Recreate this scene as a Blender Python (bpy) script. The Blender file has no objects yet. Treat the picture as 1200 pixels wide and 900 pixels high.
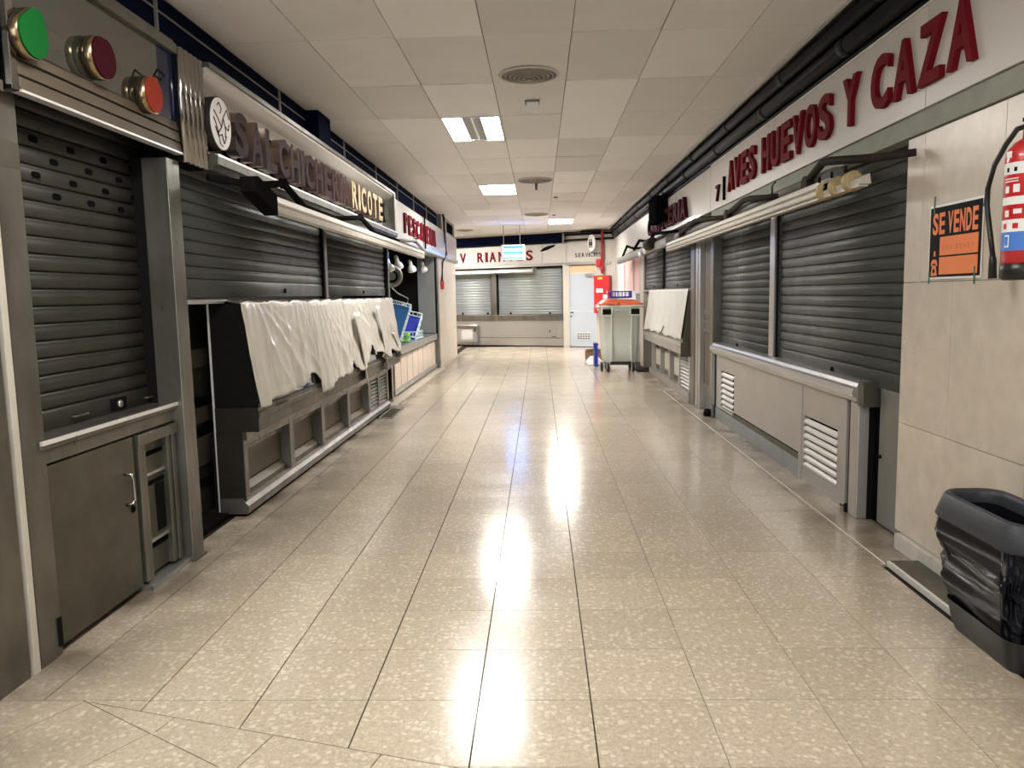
import bpy, bmesh, math, random
from mathutils import Vector, Matrix, noise as mnoise
rnd = random.Random(7)
S = bpy.context.scene
COL = S.collection

# ------------------------------------------------------------------ camera
F_PX, PITCH, YAW, ROLL, CAM_H = 915.41, 0.1136, 0.0370, -0.0201, 1.4426
cy, sy = math.cos(YAW), math.sin(YAW)
fwd = Vector((-sy*math.cos(PITCH), cy*math.cos(PITCH), -math.sin(PITCH)))
rgt = Vector((cy, sy, 0)); up = rgt.cross(fwd)
R_ = rgt*math.cos(ROLL) + up*math.sin(ROLL)
U_ = -rgt*math.sin(ROLL) + up*math.cos(ROLL)
cam = bpy.data.cameras.new('camera'); cam.sensor_fit = 'HORIZONTAL'; cam.sensor_width = 36
cam.lens = F_PX/1200*36; cam.clip_start = 0.05; cam.clip_end = 200
camo = bpy.data.objects.new('camera', cam); COL.objects.link(camo)
M = Matrix((R_, U_, -fwd)).transposed().to_4x4(); M.translation = Vector((0, 0, CAM_H))
camo.matrix_world = M
S.camera = camo

# ------------------------------------------------------------------ world, exposure
w = bpy.data.worlds.new('world'); S.world = w; w.use_nodes = True
w.node_tree.nodes['Background'].inputs[0].default_value = (0.9, 0.95, 1, 1)
w.node_tree.nodes['Background'].inputs[1].default_value = 0.6
S.view_settings.view_transform = 'Standard'; S.view_settings.look = 'None'
S.view_settings.exposure = 2.5; S.view_settings.gamma = 1; S.view_settings.use_curve_mapping = False
LAMP = 14.5          # strength of the lit ceiling diffusers

# ------------------------------------------------------------------ materials
MATS = {}
def mat(name, col=(.5, .5, .5), rough=.5, metal=0.0, spec=.5, noise=0.0, nscale=6.0, stretch=None, rvar=0.0,
        dirt=0.0, dirtcol=(.05, .045, .035), dscale=1.6, bump=0.0, bscale=40.0, objvar=0.0, coat=0.0, emit=0.0, trans=0.0):
    if name in MATS: return MATS[name]
    m = bpy.data.materials.new(name); m.use_nodes = True; MATS[name] = m
    nt = m.node_tree; N = nt.nodes; K = nt.links; b = N['Principled BSDF']
    b.inputs['Base Color'].default_value = (*col, 1); b.inputs['Roughness'].default_value = rough
    b.inputs['Metallic'].default_value = metal; b.inputs['Specular IOR Level'].default_value = spec
    b.inputs['Coat Weight'].default_value = coat
    b.inputs['Transmission Weight'].default_value = trans
    if emit:
        b.inputs['Emission Color'].default_value = (*col, 1); b.inputs['Emission Strength'].default_value = emit
    if not (noise or dirt or rvar or bump or objvar): return m
    geo = N.new('ShaderNodeNewGeometry'); mp = N.new('ShaderNodeMapping'); K.new(geo.outputs['Position'], mp.inputs[0])
    if stretch: mp.inputs['Scale'].default_value = stretch
    cur = None
    def rgb(c):
        n = N.new('ShaderNodeRGB'); n.outputs[0].default_value = (*c, 1); return n.outputs[0]
    cur = rgb(col)
    def nz(scale, vec, detail=4):
        n = N.new('ShaderNodeTexNoise'); n.inputs['Scale'].default_value = scale; n.inputs['Detail'].default_value = detail
        K.new(vec, n.inputs['Vector']); return n.outputs['Fac']
    def mul(a, fac):   # colour times scalar
        v = N.new('ShaderNodeVectorMath'); v.operation = 'SCALE'; K.new(a, v.inputs[0]); K.new(fac, v.inputs['Scale']); return v.outputs[0]
    def mr(x, a, c, lo=.2, hi=.8):
        n = N.new('ShaderNodeMapRange'); n.inputs[1].default_value = lo; n.inputs[2].default_value = hi
        n.inputs[3].default_value = a; n.inputs[4].default_value = c; K.new(x, n.inputs[0]); return n.outputs[0]
    if noise:
        cur = mul(cur, mr(nz(nscale, mp.outputs[0]), 1-noise, 1+noise))
    if objvar:
        oi = N.new('ShaderNodeObjectInfo'); cur = mul(cur, mr(oi.outputs['Random'], 1-objvar, 1+objvar, 0, 1))
    if dirt:
        mx = N.new('ShaderNodeMix'); mx.data_type = 'RGBA'
        K.new(mr(nz(dscale, geo.outputs['Position'], 5), 0, dirt, .36, .78), mx.inputs['Factor'])
        K.new(cur, mx.inputs['A']); mx.inputs['B'].default_value = (*dirtcol, 1); cur = mx.outputs['Result']
    K.new(cur, b.inputs['Base Color'])
    if rvar:
        K.new(mr(nz(nscale*1.7, mp.outputs[0]), max(.02, rough-rvar), min(1, rough+rvar)), b.inputs['Roughness'])
    if bump:
        bp = N.new('ShaderNodeBump'); bp.inputs['Strength'].default_value = bump; bp.inputs['Distance'].default_value = .004
        K.new(nz(bscale, mp.outputs[0], 3), bp.inputs['Height']); K.new(bp.outputs[0], b.inputs['Normal'])
    return m

def terrazzo():
    m = bpy.data.materials.new('terrazzo'); m.use_nodes = True; MATS['terrazzo'] = m
    nt = m.node_tree; N = nt.nodes; K = nt.links; b = N['Principled BSDF']
    geo = N.new('ShaderNodeNewGeometry')
    wob = N.new('ShaderNodeTexNoise'); wob.inputs['Scale'].default_value = 30; K.new(geo.outputs['Position'], wob.inputs['Vector'])
    ad = N.new('ShaderNodeVectorMath'); ad.operation = 'MULTIPLY_ADD'; K.new(wob.outputs['Color'], ad.inputs[0])
    ad.inputs[1].default_value = (.03, .03, .0); K.new(geo.outputs['Position'], ad.inputs[2])
    def ramp(x, lo, hi, a0, a1):
        n = N.new('ShaderNodeMapRange'); n.inputs[1].default_value = lo; n.inputs[2].default_value = hi
        n.inputs[3].default_value = a0; n.inputs[4].default_value = a1; K.new(x, n.inputs[0]); return n.outputs[0]
    def mathn(op, x, y):
        n = N.new('ShaderNodeMath'); n.operation = op; K.new(x, n.inputs[0]); K.new(y, n.inputs[1]); return n.outputs[0]
    def mixc(fac, ca, cb):
        n = N.new('ShaderNodeMix'); n.data_type = 'RGBA'; K.new(fac, n.inputs['Factor'])
        for key, c in (('A', ca), ('B', cb)):
            if isinstance(c, tuple): n.inputs[key].default_value = c
            else: K.new(c, n.inputs[key])
        return n.outputs['Result']
    def chips(scale, keep, r0, r1):
        v = N.new('ShaderNodeTexVoronoi'); v.inputs['Scale'].default_value = scale; K.new(ad.outputs[0], v.inputs['Vector'])
        sep = N.new('ShaderNodeSeparateColor'); K.new(v.outputs['Color'], sep.inputs[0])
        return mathn('MULTIPLY', ramp(v.outputs['Distance'], r0, r1, 1, 0), ramp(sep.outputs[0], keep, keep+.3, 0, 1))
    fine = N.new('ShaderNodeTexNoise'); fine.inputs['Scale'].default_value = 55; fine.inputs['Detail'].default_value = 4
    K.new(geo.outputs['Position'], fine.inputs['Vector'])
    base = mixc(ramp(fine.outputs['Fac'], .35, .65, 0, 1), (.45, .375, .285, 1), (.545, .465, .36, 1))
    base = mixc(chips(95, .45, .30, .42), base, (.595, .515, .41, 1))
    r = N.new('ShaderNodeVectorMath'); r.operation = 'SCALE'; r.inputs['Scale'].default_value = 1
    K.new(mixc(chips(40, .40, .34, .46), base, (.65, .575, .465, 1)), r.inputs[0])
    oi = N.new('ShaderNodeObjectInfo'); mr = N.new('ShaderNodeMapRange'); K.new(oi.outputs['Random'], mr.inputs[0])
    mr.inputs[3].default_value = .93; mr.inputs[4].default_value = 1.05
    sc = N.new('ShaderNodeVectorMath'); sc.operation = 'SCALE'; K.new(r.outputs[0], sc.inputs[0]); K.new(mr.outputs[0], sc.inputs['Scale'])
    # trodden-in grime along the stall fronts
    sx = N.new('ShaderNodeSeparateXYZ'); K.new(geo.outputs['Position'], sx.inputs[0])
    ab = N.new('ShaderNodeMath'); ab.operation = 'ABSOLUTE'; K.new(sx.outputs['X'], ab.inputs[0])
    g1 = N.new('ShaderNodeMapRange'); K.new(ab.outputs[0], g1.inputs[0]); g1.inputs[1].default_value = 1.4; g1.inputs[2].default_value = 1.95
    ns = N.new('ShaderNodeTexNoise'); ns.inputs['Scale'].default_value = 2.2; ns.inputs['Detail'].default_value = 8; K.new(geo.outputs['Position'], ns.inputs['Vector'])
    n2 = N.new('ShaderNodeMapRange'); K.new(ns.outputs['Fac'], n2.inputs[0]); n2.inputs[1].default_value = .25; n2.inputs[2].default_value = .62
    mm = N.new('ShaderNodeMath'); mm.operation = 'MULTIPLY'; K.new(g1.outputs[0], mm.inputs[0]); K.new(n2.outputs[0], mm.inputs[1])
    m2 = N.new('ShaderNodeMath'); m2.operation = 'MULTIPLY'; K.new(mm.outputs[0], m2.inputs[0]); m2.inputs[1].default_value = .95
    mx = N.new('ShaderNodeMix'); mx.data_type = 'RGBA'; K.new(m2.outputs[0], mx.inputs['Factor']); K.new(sc.outputs[0], mx.inputs['A'])
    mx.inputs['B'].default_value = (.13, .105, .075, 1)
    K.new(mx.outputs['Result'], b.inputs['Base Color'])
    rr = N.new('ShaderNodeMapRange'); K.new(ns.outputs['Fac'], rr.inputs[0]); rr.inputs[1].default_value = .3; rr.inputs[2].default_value = .7
    rr.inputs[3].default_value = .14; rr.inputs[4].default_value = .23; K.new(rr.outputs[0], b.inputs['Roughness'])
    b.inputs['Specular IOR Level'].default_value = .5
    wv = N.new('ShaderNodeTexNoise'); wv.inputs['Scale'].default_value = 14; K.new(geo.outputs['Position'], wv.inputs['Vector'])
    bu = N.new('ShaderNodeBump'); bu.inputs['Strength'].default_value = .05; bu.inputs['Distance'].default_value = .004
    K.new(wv.outputs['Fac'], bu.inputs['Height']); K.new(bu.outputs[0], b.inputs['Normal'])
    return m

TERR = terrazzo()
JOINT = mat('floor_joint', (.03, .022, .016), .9, spec=.1)
STEEL = mat('old_steel', (.20, .188, .163), .36, .8, noise=.35, nscale=7, stretch=(1, 1, .22), rvar=.12, dirt=.75, dirtcol=(.10, .088, .064), dscale=3)
DSTEEL = mat('olive_steel', (.115, .105, .078), .42, .7, noise=.25, nscale=5, rvar=.1, dirt=.6, dirtcol=(.06, .053, .038))
BSTEEL = mat('bright_steel', (.50, .49, .47), .33, .85, noise=.05, nscale=3, rvar=.05, dirt=.15, dirtcol=(.3, .28, .24))
CHROME = mat('chrome', (.38, .365, .35), .14, 1.0)
ALU = mat('aluminium_strip', (.74, .73, .70), .35, .35)
SLAT = mat('slat_grey', (.074, .078, .073), .5, .35, noise=.12, nscale=3, rvar=.1, dirt=.5, dirtcol=(.035, .033, .028), objvar=.08)
SLATD = mat('slat_dark', (.046, .043, .036), .5, .35, noise=.15, nscale=3, rvar=.1, dirt=.55, dirtcol=(.022, .02, .016), objvar=.08)
SLATL = mat('slat_light', (.33, .355, .355), .5, .4, noise=.06, nscale=3, rvar=.1, dirt=.2, dirtcol=(.25, .25, .23), objvar=.05)
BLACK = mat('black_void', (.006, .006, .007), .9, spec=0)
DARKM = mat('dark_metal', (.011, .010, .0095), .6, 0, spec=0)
BRONZE = mat('dark_brown_metal', (.032, .024, .020), .6, 0, spec=.04, dirt=.4, dirtcol=(.04, .03, .03))
NAVY = mat('navy_panel', (.005, .007, .022), .7, spec=.01, noise=.2, nscale=20)
PIPEB = mat('black_pipe', (.006, .006, .008), .4, spec=.14, noise=.1)
CEILM = mat('ceiling_board', (.80, .785, .775), .85, noise=.03, nscale=3, dirt=.18, dirtcol=(.66, .60, .53), objvar=.07, bump=.1, bscale=120)
CEILW = mat('ceiling_board_new', (.90, .89, .88), .8, noise=.02, nscale=3, objvar=.02)
CEILGAP = mat('ceiling_gap', (.10, .09, .08), .9)
MARBLE = mat('beige_marble', (.57, .505, .42), .30, noise=.12, nscale=11, dirt=.3, dirtcol=(.42, .35, .275), dscale=7, objvar=.05)
MARBLED = mat('dusty_plinth', (.55, .53, .48), .6, noise=.2, nscale=12)
KERB = mat('kerb_stone', (.50, .44, .35), .35, noise=.15, nscale=9, dirt=.4, dirtcol=(.2, .17, .13))
KERBL = mat('pale_strip', (.66, .62, .55), .4)
CREAM = mat('cream_sign', (.55, .525, .495), .35, noise=.03, nscale=2, dirt=.12, dirtcol=(.55, .48, .40), coat=.2)
CREAM2 = mat('cream_paint', (.58, .54, .47), .5, noise=.03, nscale=2)
WHITEP = mat('white_paint', (.62, .63, .64), .45, noise=.03, nscale=2)
REDL = mat('red_lettering', (.15, .007, .012), .6, spec=.06)
MAROON = mat('maroon_lettering', (.055, .004, .008), .6, spec=.06)
BRONZEL = mat('bronze_mirror_letter', (.40, .31, .27), .3, .9)
MAROONF = mat('maroon_letter_face', (.042, .013, .015), .6, spec=.04)
GOLDL = mat('gold_mirror_letter', (.33, .22, .075), .45, .5, spec=.1)
MIRROR = mat('mirror_panel', (.46, .46, .45), .06, .95)
DMIRROR = mat('dark_mirror_glass', (.22, .22, .21), .04, .9)
BLUEG = mat('dark_blue', (.003, .010, .045), .1, spec=.3)
GREENF = mat('green_disc', (.007, .10, .02), .6, spec=.04)
WINEF = mat('wine_disc', (.04, .003, .008), .6, spec=.04)
ORANGEF = mat('orange_disc', (.30, .032, .013), .6, spec=.05)
GOLDRIM = mat('gold_rim', (.33, .26, .15), .25, 1.0)
SHEET = mat('cream_plastic_sheet', (.60, .57, .495), .38, noise=.08, nscale=7, bump=.25, bscale=35, coat=.25)
SHEETG = mat('grey_cover', (.63, .62, .58), .5, noise=.1, nscale=5, bump=.2, bscale=25)
STEELR = mat('scuffed_pale_steel', (.46, .445, .42), .42, .55, noise=.12, nscale=2.2, rvar=.12, dirt=.45, dirtcol=(.36, .31, .25), dscale=2.2)
GREYPANEL = mat('grey_panel', (.20, .195, .18), .45, .3, noise=.12, nscale=3, dirt=.3, dirtcol=(.11, .105, .095))
STEELB = mat('blue_grey_steel', (.30, .315, .31), .45, .5, noise=.1, nscale=4, dirt=.3, dirtcol=(.2, .2, .19))
ENDD = mat('dark_end_panel', (.030, .027, .021), .5, .3, spec=.1, noise=.2, nscale=4)  # darkened so the colour carries the shade on the case's near end
TANP = mat('tan_panel', (.12, .097, .067), .5, .25, noise=.15, nscale=4, dirt=.4, dirtcol=(.055, .044, .03))
CREAMBAR = mat('cream_awning_bar', (.52, .49, .42), .45, .1, noise=.1, nscale=8, dirt=.3, dirtcol=(.35, .3, .23))
GREYBAR = mat('grey_awning_bar', (.26, .25, .23), .5, .3, noise=.12, nscale=8, dirt=.4, dirtcol=(.16, .14, .12))
GREENGREY = mat('green_grey_beam', (.26, .27, .225), .6, noise=.15, nscale=9)
PINKP = mat('pale_pink_panel', (.74, .62, .53), .4, noise=.05, nscale=3)
RED = mat('fire_red', (.55, .015, .02), .35, coat=.4)
REDP = mat('red_pipe', (.45, .03, .04), .4)
WHITE = mat('white_label', (.82, .82, .80), .5)
BLUEL = mat('blue_label', (.06, .20, .62), .5)
RUBBER = mat('black_rubber', (.012, .012, .013), .35)
BINRIM = mat('bin_rim', (.035, .038, .045), .5, spec=.35)
BAG = mat('black_bag', (.005, .0055, .009), .14, spec=.14, noise=.2, bump=.5, bscale=11)
ORANGEP = mat('orange_print', (.80, .22, .07), .6)
BLACKP = mat('black_print', (.010, .009, .010), .6, spec=.06)
GREENT = mat('green_tape', (.01, .12, .06), .5)
PENCIL = mat('faint_writing', (.55, .19, .08), .7)
GREYC = mat('container_grey', (.60, .63, .58), .45, noise=.05, nscale=4, dirt=.2, dirtcol=(.3, .3, .27))
ORANGEC = mat('container_lid', (.72, .15, .055), .45)
BLUEC = mat('crate_blue', (.015, .03, .38), .4)
BLUEC2 = mat('crate_light_blue', (.03, .16, .42), .4)
GREENC = mat('crate_green', (.30, .62, .18), .4)
PALEC = mat('crate_pale', (.62, .75, .80), .4)
CARD = mat('cardboard', (.33, .22, .13), .8)
WBAG = mat('white_bag', (.85, .85, .85), .4)
PINKG = mat('pink_window', (.80, .42, .40), .3)
SALMON = mat('salmon_transom', (.80, .50, .30), .5)
DOORB = mat('pale_blue_door', (.50, .55, .62), .4, noise=.02)
WOODK = mat('tan_clip', (.42, .31, .15), .5, noise=.2, nscale=30)
GLASSW = mat('bulb_glass', (.85, .87, .9), .08, .3, coat=.5)
YELLOW = mat('yellow_sticker', (.80, .50, .08), .5)
LITW = mat('lit_diffuser', (1.0, .97, .92), .5, emit=LAMP)
LITN = mat('lit_diffuser_dim', (1.0, .96, .90), .5, emit=LAMP*.56)   # weaker emission, set to balance near end brightness against the far end
LITB = mat('lit_blue_tube', (.20, .45, 1.0), .5, emit=5)
GREYLOUV = mat('lamp_reflector', (.16, .16, .15), .3, .7)

# ------------------------------------------------------------------ mesh helpers
class MB:
    def __init__(s): s.v = []; s.f = []; s.sm = []
    def add(s, vs, fs, smooth=False):
        o = len(s.v); s.v += [tuple(v) for v in vs]; s.f += [tuple(i+o for i in f) for f in fs]; s.sm += [smooth]*len(fs); return s
    def box(s, x0, x1, y0, y1, z0, z1):
        x0, x1 = sorted((x0, x1)); y0, y1 = sorted((y0, y1)); z0, z1 = sorted((z0, z1))
        return s.add([(x0,y0,z0),(x1,y0,z0),(x1,y1,z0),(x0,y1,z0),(x0,y0,z1),(x1,y0,z1),(x1,y1,z1),(x0,y1,z1)],
                     [(0,3,2,1),(4,5,6,7),(0,1,5,4),(1,2,6,5),(2,3,7,6),(3,0,4,7)])
    def prism(s, pts, axis, a0, a1, smooth=False):
        """closed outline pts (two coords) swept along axis: 'x' pts=(y,z); 'y' pts=(x,z); 'z' pts=(x,y)"""
        n = len(pts)
        def P(p, a): return {'x': (a, p[0], p[1]), 'y': (p[0], a, p[1]), 'z': (p[0], p[1], a)}[axis]
        vs = [P(p, a0) for p in pts] + [P(p, a1) for p in pts]
        fs = [(i, (i+1) % n, n+(i+1) % n, n+i) for i in range(n)]
        s.add(vs, fs, smooth)
        o = len(s.v)-2*n
        s.f += [tuple(o+i for i in range(n))[::-1], tuple(o+n+i for i in range(n))]; s.sm += [False, False]
        return s
    def tube(s, path, r, n=8, smooth=True):
        path = [Vector(p) for p in path]; rings = []
        for i, p in enumerate(path):
            t = (path[min(i+1, len(path)-1)]-path[max(i-1, 0)]).normalized()
            a = Vector((0, 0, 1)) if abs(t.z) < .9 else Vector((1, 0, 0))
            u = t.cross(a).normalized(); v = t.cross(u).normalized()
            rr = r[i] if isinstance(r, (list, tuple)) else r
            rings.append([p+u*rr*math.cos(2*math.pi*k/n)+v*rr*math.sin(2*math.pi*k/n) for k in range(n)])
        vs = [q for g in rings for q in g]
        fs = [(i*n+k, i*n+(k+1) % n, (i+1)*n+(k+1) % n, (i+1)*n+k) for i in range(len(path)-1) for k in range(n)]
        s.add(vs, fs, smooth); o = len(s.v)-len(vs)
        s.f += [tuple(o+k for k in range(n))[::-1], tuple(o+(len(path)-1)*n+k for k in range(n))]; s.sm += [False, False]
        return s
    def lathe(s, c, axis, prof, n=24, cap=True, smooth=True):
        """prof: list of (radius, distance along axis)"""
        ax = {'x': Vector((1,0,0)), 'y': Vector((0,1,0)), 'z': Vector((0,0,1))}[axis] if isinstance(axis, str) else Vector(axis).normalized()
        a = Vector((0, 0, 1)) if abs(ax.z) < .9 else Vector((1, 0, 0))
        u = ax.cross(a).normalized(); v = ax.cross(u).normalized(); c = Vector(c)
        vs = [c+ax*h+u*r*math.cos(2*math.pi*k/n)+v*r*math.sin(2*math.pi*k/n) for r, h in prof for k in range(n)]
        fs = [(i*n+k, i*n+(k+1) % n, (i+1)*n+(k+1) % n, (i+1)*n+k) for i in range(len(prof)-1) for k in range(n)]
        s.add(vs, fs, smooth); o = len(s.v)-len(vs)
        if cap:
            s.f += [tuple(o+k for k in range(n))[::-1], tuple(o+(len(prof)-1)*n+k for k in range(n))]; s.sm += [False, False]
        return s
    def grid(s, fn, nu, nv, smooth=True):
        vs = [fn(i/nu, j/nv) for j in range(nv+1) for i in range(nu+1)]
        fs = [(j*(nu+1)+i, j*(nu+1)+i+1, (j+1)*(nu+1)+i+1, (j+1)*(nu+1)+i) for j in range(nv) for i in range(nu)]
        return s.add(vs, fs, smooth)
    def mesh(s, name, m, off=(0, 0, 0)):
        me = bpy.data.meshes.new(name)
        me.from_pydata([(x-off[0], y-off[1], z-off[2]) for x, y, z in s.v], [], s.f)
        me.polygons.foreach_set('use_smooth', s.sm)
        bm = bmesh.new(); bm.from_mesh(me); bmesh.ops.recalc_face_normals(bm, faces=bm.faces); bm.to_mesh(me); bm.free()
        me.materials.append(m); me.update(); return me
def B(*a): return MB().box(*a)

def link(name, data, parent=None, loc=(0, 0, 0), bevel=0, solid=0):
    o = bpy.data.objects.new(name, data); COL.objects.link(o)
    if parent: o.parent = parent
    o.location = loc
    if solid:
        md = o.modifiers.new('thickness', 'SOLIDIFY'); md.thickness = solid
    if bevel:
        md = o.modifiers.new('bevel', 'BEVEL'); md.width = bevel; md.segments = 2; md.limit_method = 'ANGLE'; md.angle_limit = .7
    return o

class Thing:
    """a top-level Empty at the thing's base; parts are given in frame coordinates"""
    def __init__(s, name, label, cat, base=(0, 0, 0), group=None, frame=None, struct=False, offset=0.0):
        s.base = Vector(base); s.frame = frame
        o = bpy.data.objects.new(name, None); COL.objects.link(o); o.empty_display_size = .1
        mw = Matrix.Translation(s.base)
        if frame: mw = frame @ mw
        o.matrix_world = mw; o.location.z += 0
        if struct: o['kind'] = 'structure'
        else:
            o['label'] = label; o['category'] = cat
            if group: o['group'] = group
        s.o = o
    def part(s, name, mb, m, parent=None, label=None, bevel=0, stuff=False, solid=0):
        p = link(name, mb.mesh(name, m, s.base), parent or s.o, bevel=bevel, solid=solid)
        if label: p['label'] = label
        if stuff: p['kind'] = 'stuff'
        return p
    def inst(s, name, me, loc, parent=None, label=None):
        p = link(name, me, parent or s.o, Vector(loc)-s.base)
        if label: p['label'] = label
        return p

def solo(name, label, cat, mb, m, base, group=None, bevel=0, frame=None, solid=0):
    o = link(name, mb.mesh(name, m, base), None, base, bevel, solid)
    if frame: o.matrix_world = frame @ Matrix.Translation(Vector(base))
    o['label'] = label; o['category'] = cat
    if group: o['group'] = group
    return o
def struct(name, mb, m, bevel=0, frame=None):
    o = link(name, mb.mesh(name, m), None, (0, 0, 0), bevel)
    if frame: o.matrix_world = frame
    o['kind'] = 'structure'; return o

GLY = {}
def glyph(ch, bold=.02, stop=None):
    """unit-box outline mesh of a character: x,y in 0..1, z in 0..1 thick; returns verts, faces, aspect"""
    k = (ch, bold)
    if k in GLY: return GLY[k]
    cu = bpy.data.curves.new('glyph', 'FONT'); cu.body = ch; cu.size = 1; cu.extrude = .5; cu.offset = bold; cu.resolution_u = 4
    o = bpy.data.objects.new('glyph', cu); COL.objects.link(o)
    dg = bpy.context.evaluated_depsgraph_get(); dg.update()
    me = bpy.data.meshes.new_from_object(o.evaluated_get(dg))
    vs = [v.co.copy() for v in me.vertices]; fs = [tuple(p.vertices) for p in me.polygons]
    bpy.data.objects.remove(o); bpy.data.curves.remove(cu); bpy.data.meshes.remove(me)
    x0 = min(v.x for v in vs); x1 = max(v.x for v in vs); y0 = min(v.y for v in vs); y1 = max(v.y for v in vs)
    vs = [((v.x-x0)/(x1-x0), (v.y-y0)/(y1-y0), v.z+.5) for v in vs]
    GLY[k] = (vs, fs, (x1-x0)/(y1-y0)); return GLY[k]
def place_glyph(mb, ch, org, ax, ay, an, bold=.02):
    """org corner, ax width vector, ay height vector, an thickness vector"""
    vs, fs, _ = glyph(ch, bold)
    return mb.add([org+ax*x+ay*y+an*z for x, y, z in vs], fs)
NARROW = {'I': .38, '1': .5, '|': .2, 'J': .7, 'M': 1.15, '.': .3}
def letters(T, word, p0, p1, h, depth, m, an, bold=.02, fill=.78, z=Vector((0, 0, 1)), name='letter', skip='', side=None):
    """each letter a part, spread from p0 to p1 (bottom corners), height h, normal an"""
    p0 = Vector(p0); p1 = Vector(p1); an = Vector(an)
    wd = [.5 if c == ' ' else NARROW.get(c, 1.0) for c in word]; tot = sum(wd); d = (p1-p0)/tot; t = 0
    for c, q in zip(word, wd):
        if c != ' ' and c not in skip:
            f = fill if q > .5 else fill
            mb = place_glyph(MB(), c, p0+d*(t+q*(1-f)/2), d*q*f, z*h, an*depth, bold)
            o = T.part(name, mb, m)
            if side:
                o.data.materials.append(side)
                for p in o.data.polygons: p.material_index = 0 if p.normal.dot(an) > .9 else 1
        t += q
def text_flat(mb, s, p0, width, h, ax, an, bold=.02, z=Vector((0, 0, 1)), fill=.84):
    p0 = Vector(p0); ax = Vector(ax); an = Vector(an)
    wd = [.5 if c == ' ' else NARROW.get(c, 1.0) for c in s]; tot = sum(wd); t = 0
    for c, q in zip(s, wd):
        if c != ' ': place_glyph(mb, c, p0+ax*width*(t+q*(1-fill)/2)/tot, ax*(width*q*fill/tot), z*h, an*.0008, bold)
        t += q
    return mb

# ------------------------------------------------------------------ the setting
H = 3.119
struct_floor = struct('floor', MB().add([(-2.9,-4.5,-.012),(2.6,-4.5,-.012),(2.6,18.9,-.012),(-2.9,18.9,-.012)], [(0,1,2,3)])
                      .add([(-7.5,18.9,-.012),(2.6,18.9,-.012),(2.6,26,-.012),(-7.5,26,-.012)], [(0,1,2,3)]), JOINT)
def clip(poly, n, c):     # keep n.p >= c
    out = []
    for i in range(len(poly)):
        a, b = poly[i], poly[(i+1) % len(poly)]
        da = n[0]*a[0]+n[1]*a[1]-c; db = n[0]*b[0]+n[1]*b[1]-c
        if da >= 0: out.append(a)
        if (da >= 0) != (db >= 0):
            t = da/(da-db); out.append((a[0]+t*(b[0]-a[0]), a[1]+t*(b[1]-a[1])))
    return out
def area(p): return abs(sum(p[i][0]*p[(i+1) % len(p)][1]-p[(i+1) % len(p)][0]*p[i][1] for i in range(len(p))))/2
A0 = (-1.679, 2.644)
def halfplane(p, q):       # left normal of p->q
    dx, dy = q[0]-p[0], q[1]-p[1]; l = math.hypot(dx, dy); n = (-dy/l, dx/l); return n, n[0]*p[0]+n[1]*p[1]
n1, c1 = halfplane(A0, (-.43, 2.29)); n2, c2 = halfplane(A0, (-1.015, 2.243)); n3, c3 = halfplane((-2.1, 2.651), (2, 2.651))
TX0, TY0, TS = -.2395, 2.651, .4
GL, GT = .0026, .0014      # half joint widths: running joints wider than cross joints
tiles = []
for i in range(-5, 5):
    for j in range(-16, 54):
        x0, y0 = TX0+i*TS, TY0+j*TS
        if y0 > 21.6: continue
        gl = GL if i < 2 else .0012; gr = GL if i < 1 else .0012
        sq = [(x0+gl, y0+GT), (x0+TS-gr, y0+GT), (x0+TS-gr, y0+TS-GT), (x0+gl, y0+TS-GT)]
        full = True
        if j < 0:
            p = clip(sq, n1, c1+.002)
            if x0 < A0[0]:      # left of the apex the grid simply stops at the first cross joint
                p = clip(p, (1, 0), A0[0]) if p else p
            full = len(p) == 4 and abs(area(p)-area(sq)) < 1e-5
            sq = p
        if i == -5:
            sq = clip(sq, (1, 0), -2.06) if sq else sq; full = False
        if sq and len(sq) > 2 and area(sq) > 1e-4: tiles.append((sq, full and i != -5, (x0, y0), i))
def rotated(ang, keep, gx=.0018):
    ca, sa = math.cos(ang), math.sin(ang)
    for i in range(-14, 14):
        for j in range(-14, 14):
            loc = [(i*TS+gx, j*TS+gx), ((i+1)*TS-gx, j*TS+gx), ((i+1)*TS-gx, (j+1)*TS-gx), (i*TS+gx, (j+1)*TS-gx)]
            q = [(A0[0]+ca*a-sa*b, A0[1]+sa*a+ca*b) for a, b in loc]
            for n, c in keep:
                q = clip(q, n, c) if q else q
            if q: q = clip(q, (1, 0), -2.06)
            if q: q = clip(q, (-1, 0), -1.76)
            if q: q = clip(q, (0, 1), .4)
            if q and len(q) > 2 and area(q) > 1e-4: tiles.append((q, False, q[0], 99))
neg = lambda h, e=.0018: ((-h[0][0], -h[0][1]), -h[1]+e)
a1 = math.atan2(-.354, 1.249); a2 = math.atan2(-.401, .664)
rotated(a1, [neg((n1, c1)), (n2, c2+.0018)])
rotated(a2, [neg((n2, c2)), neg((n3, c3))] )
def cen(p): return (sum(a for a, _ in p)/len(p), sum(b for _, b in p)/len(p))
vis = [t for t in tiles if cen(t[0])[1] > 1.95]
hid = [t for t in tiles if cen(t[0])[1] <= 1.95]
vis.sort(key=lambda t: math.hypot(*cen(t[0])))
cache = {}
def tile_mb(p, off=(0, 0)): return MB().prism([(a-off[0], b-off[1]) for a, b in p], 'z', -.011, 0)
for p, full, o, i in vis[:300]:
    if full:
        k = (i >= 2, i >= 1)
        if k not in cache: cache[k] = tile_mb(p, o).mesh('tile', TERR)
        link('tile', cache[k], struct_floor, (o[0], o[1], 0))
    else:
        link('tile', tile_mb(p, o).mesh('tile', TERR), struct_floor, (o[0], o[1], 0))
mb = MB()
for p, *_ in vis[300:]+hid: mb.prism(p, 'z', -.011, 0)
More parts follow.
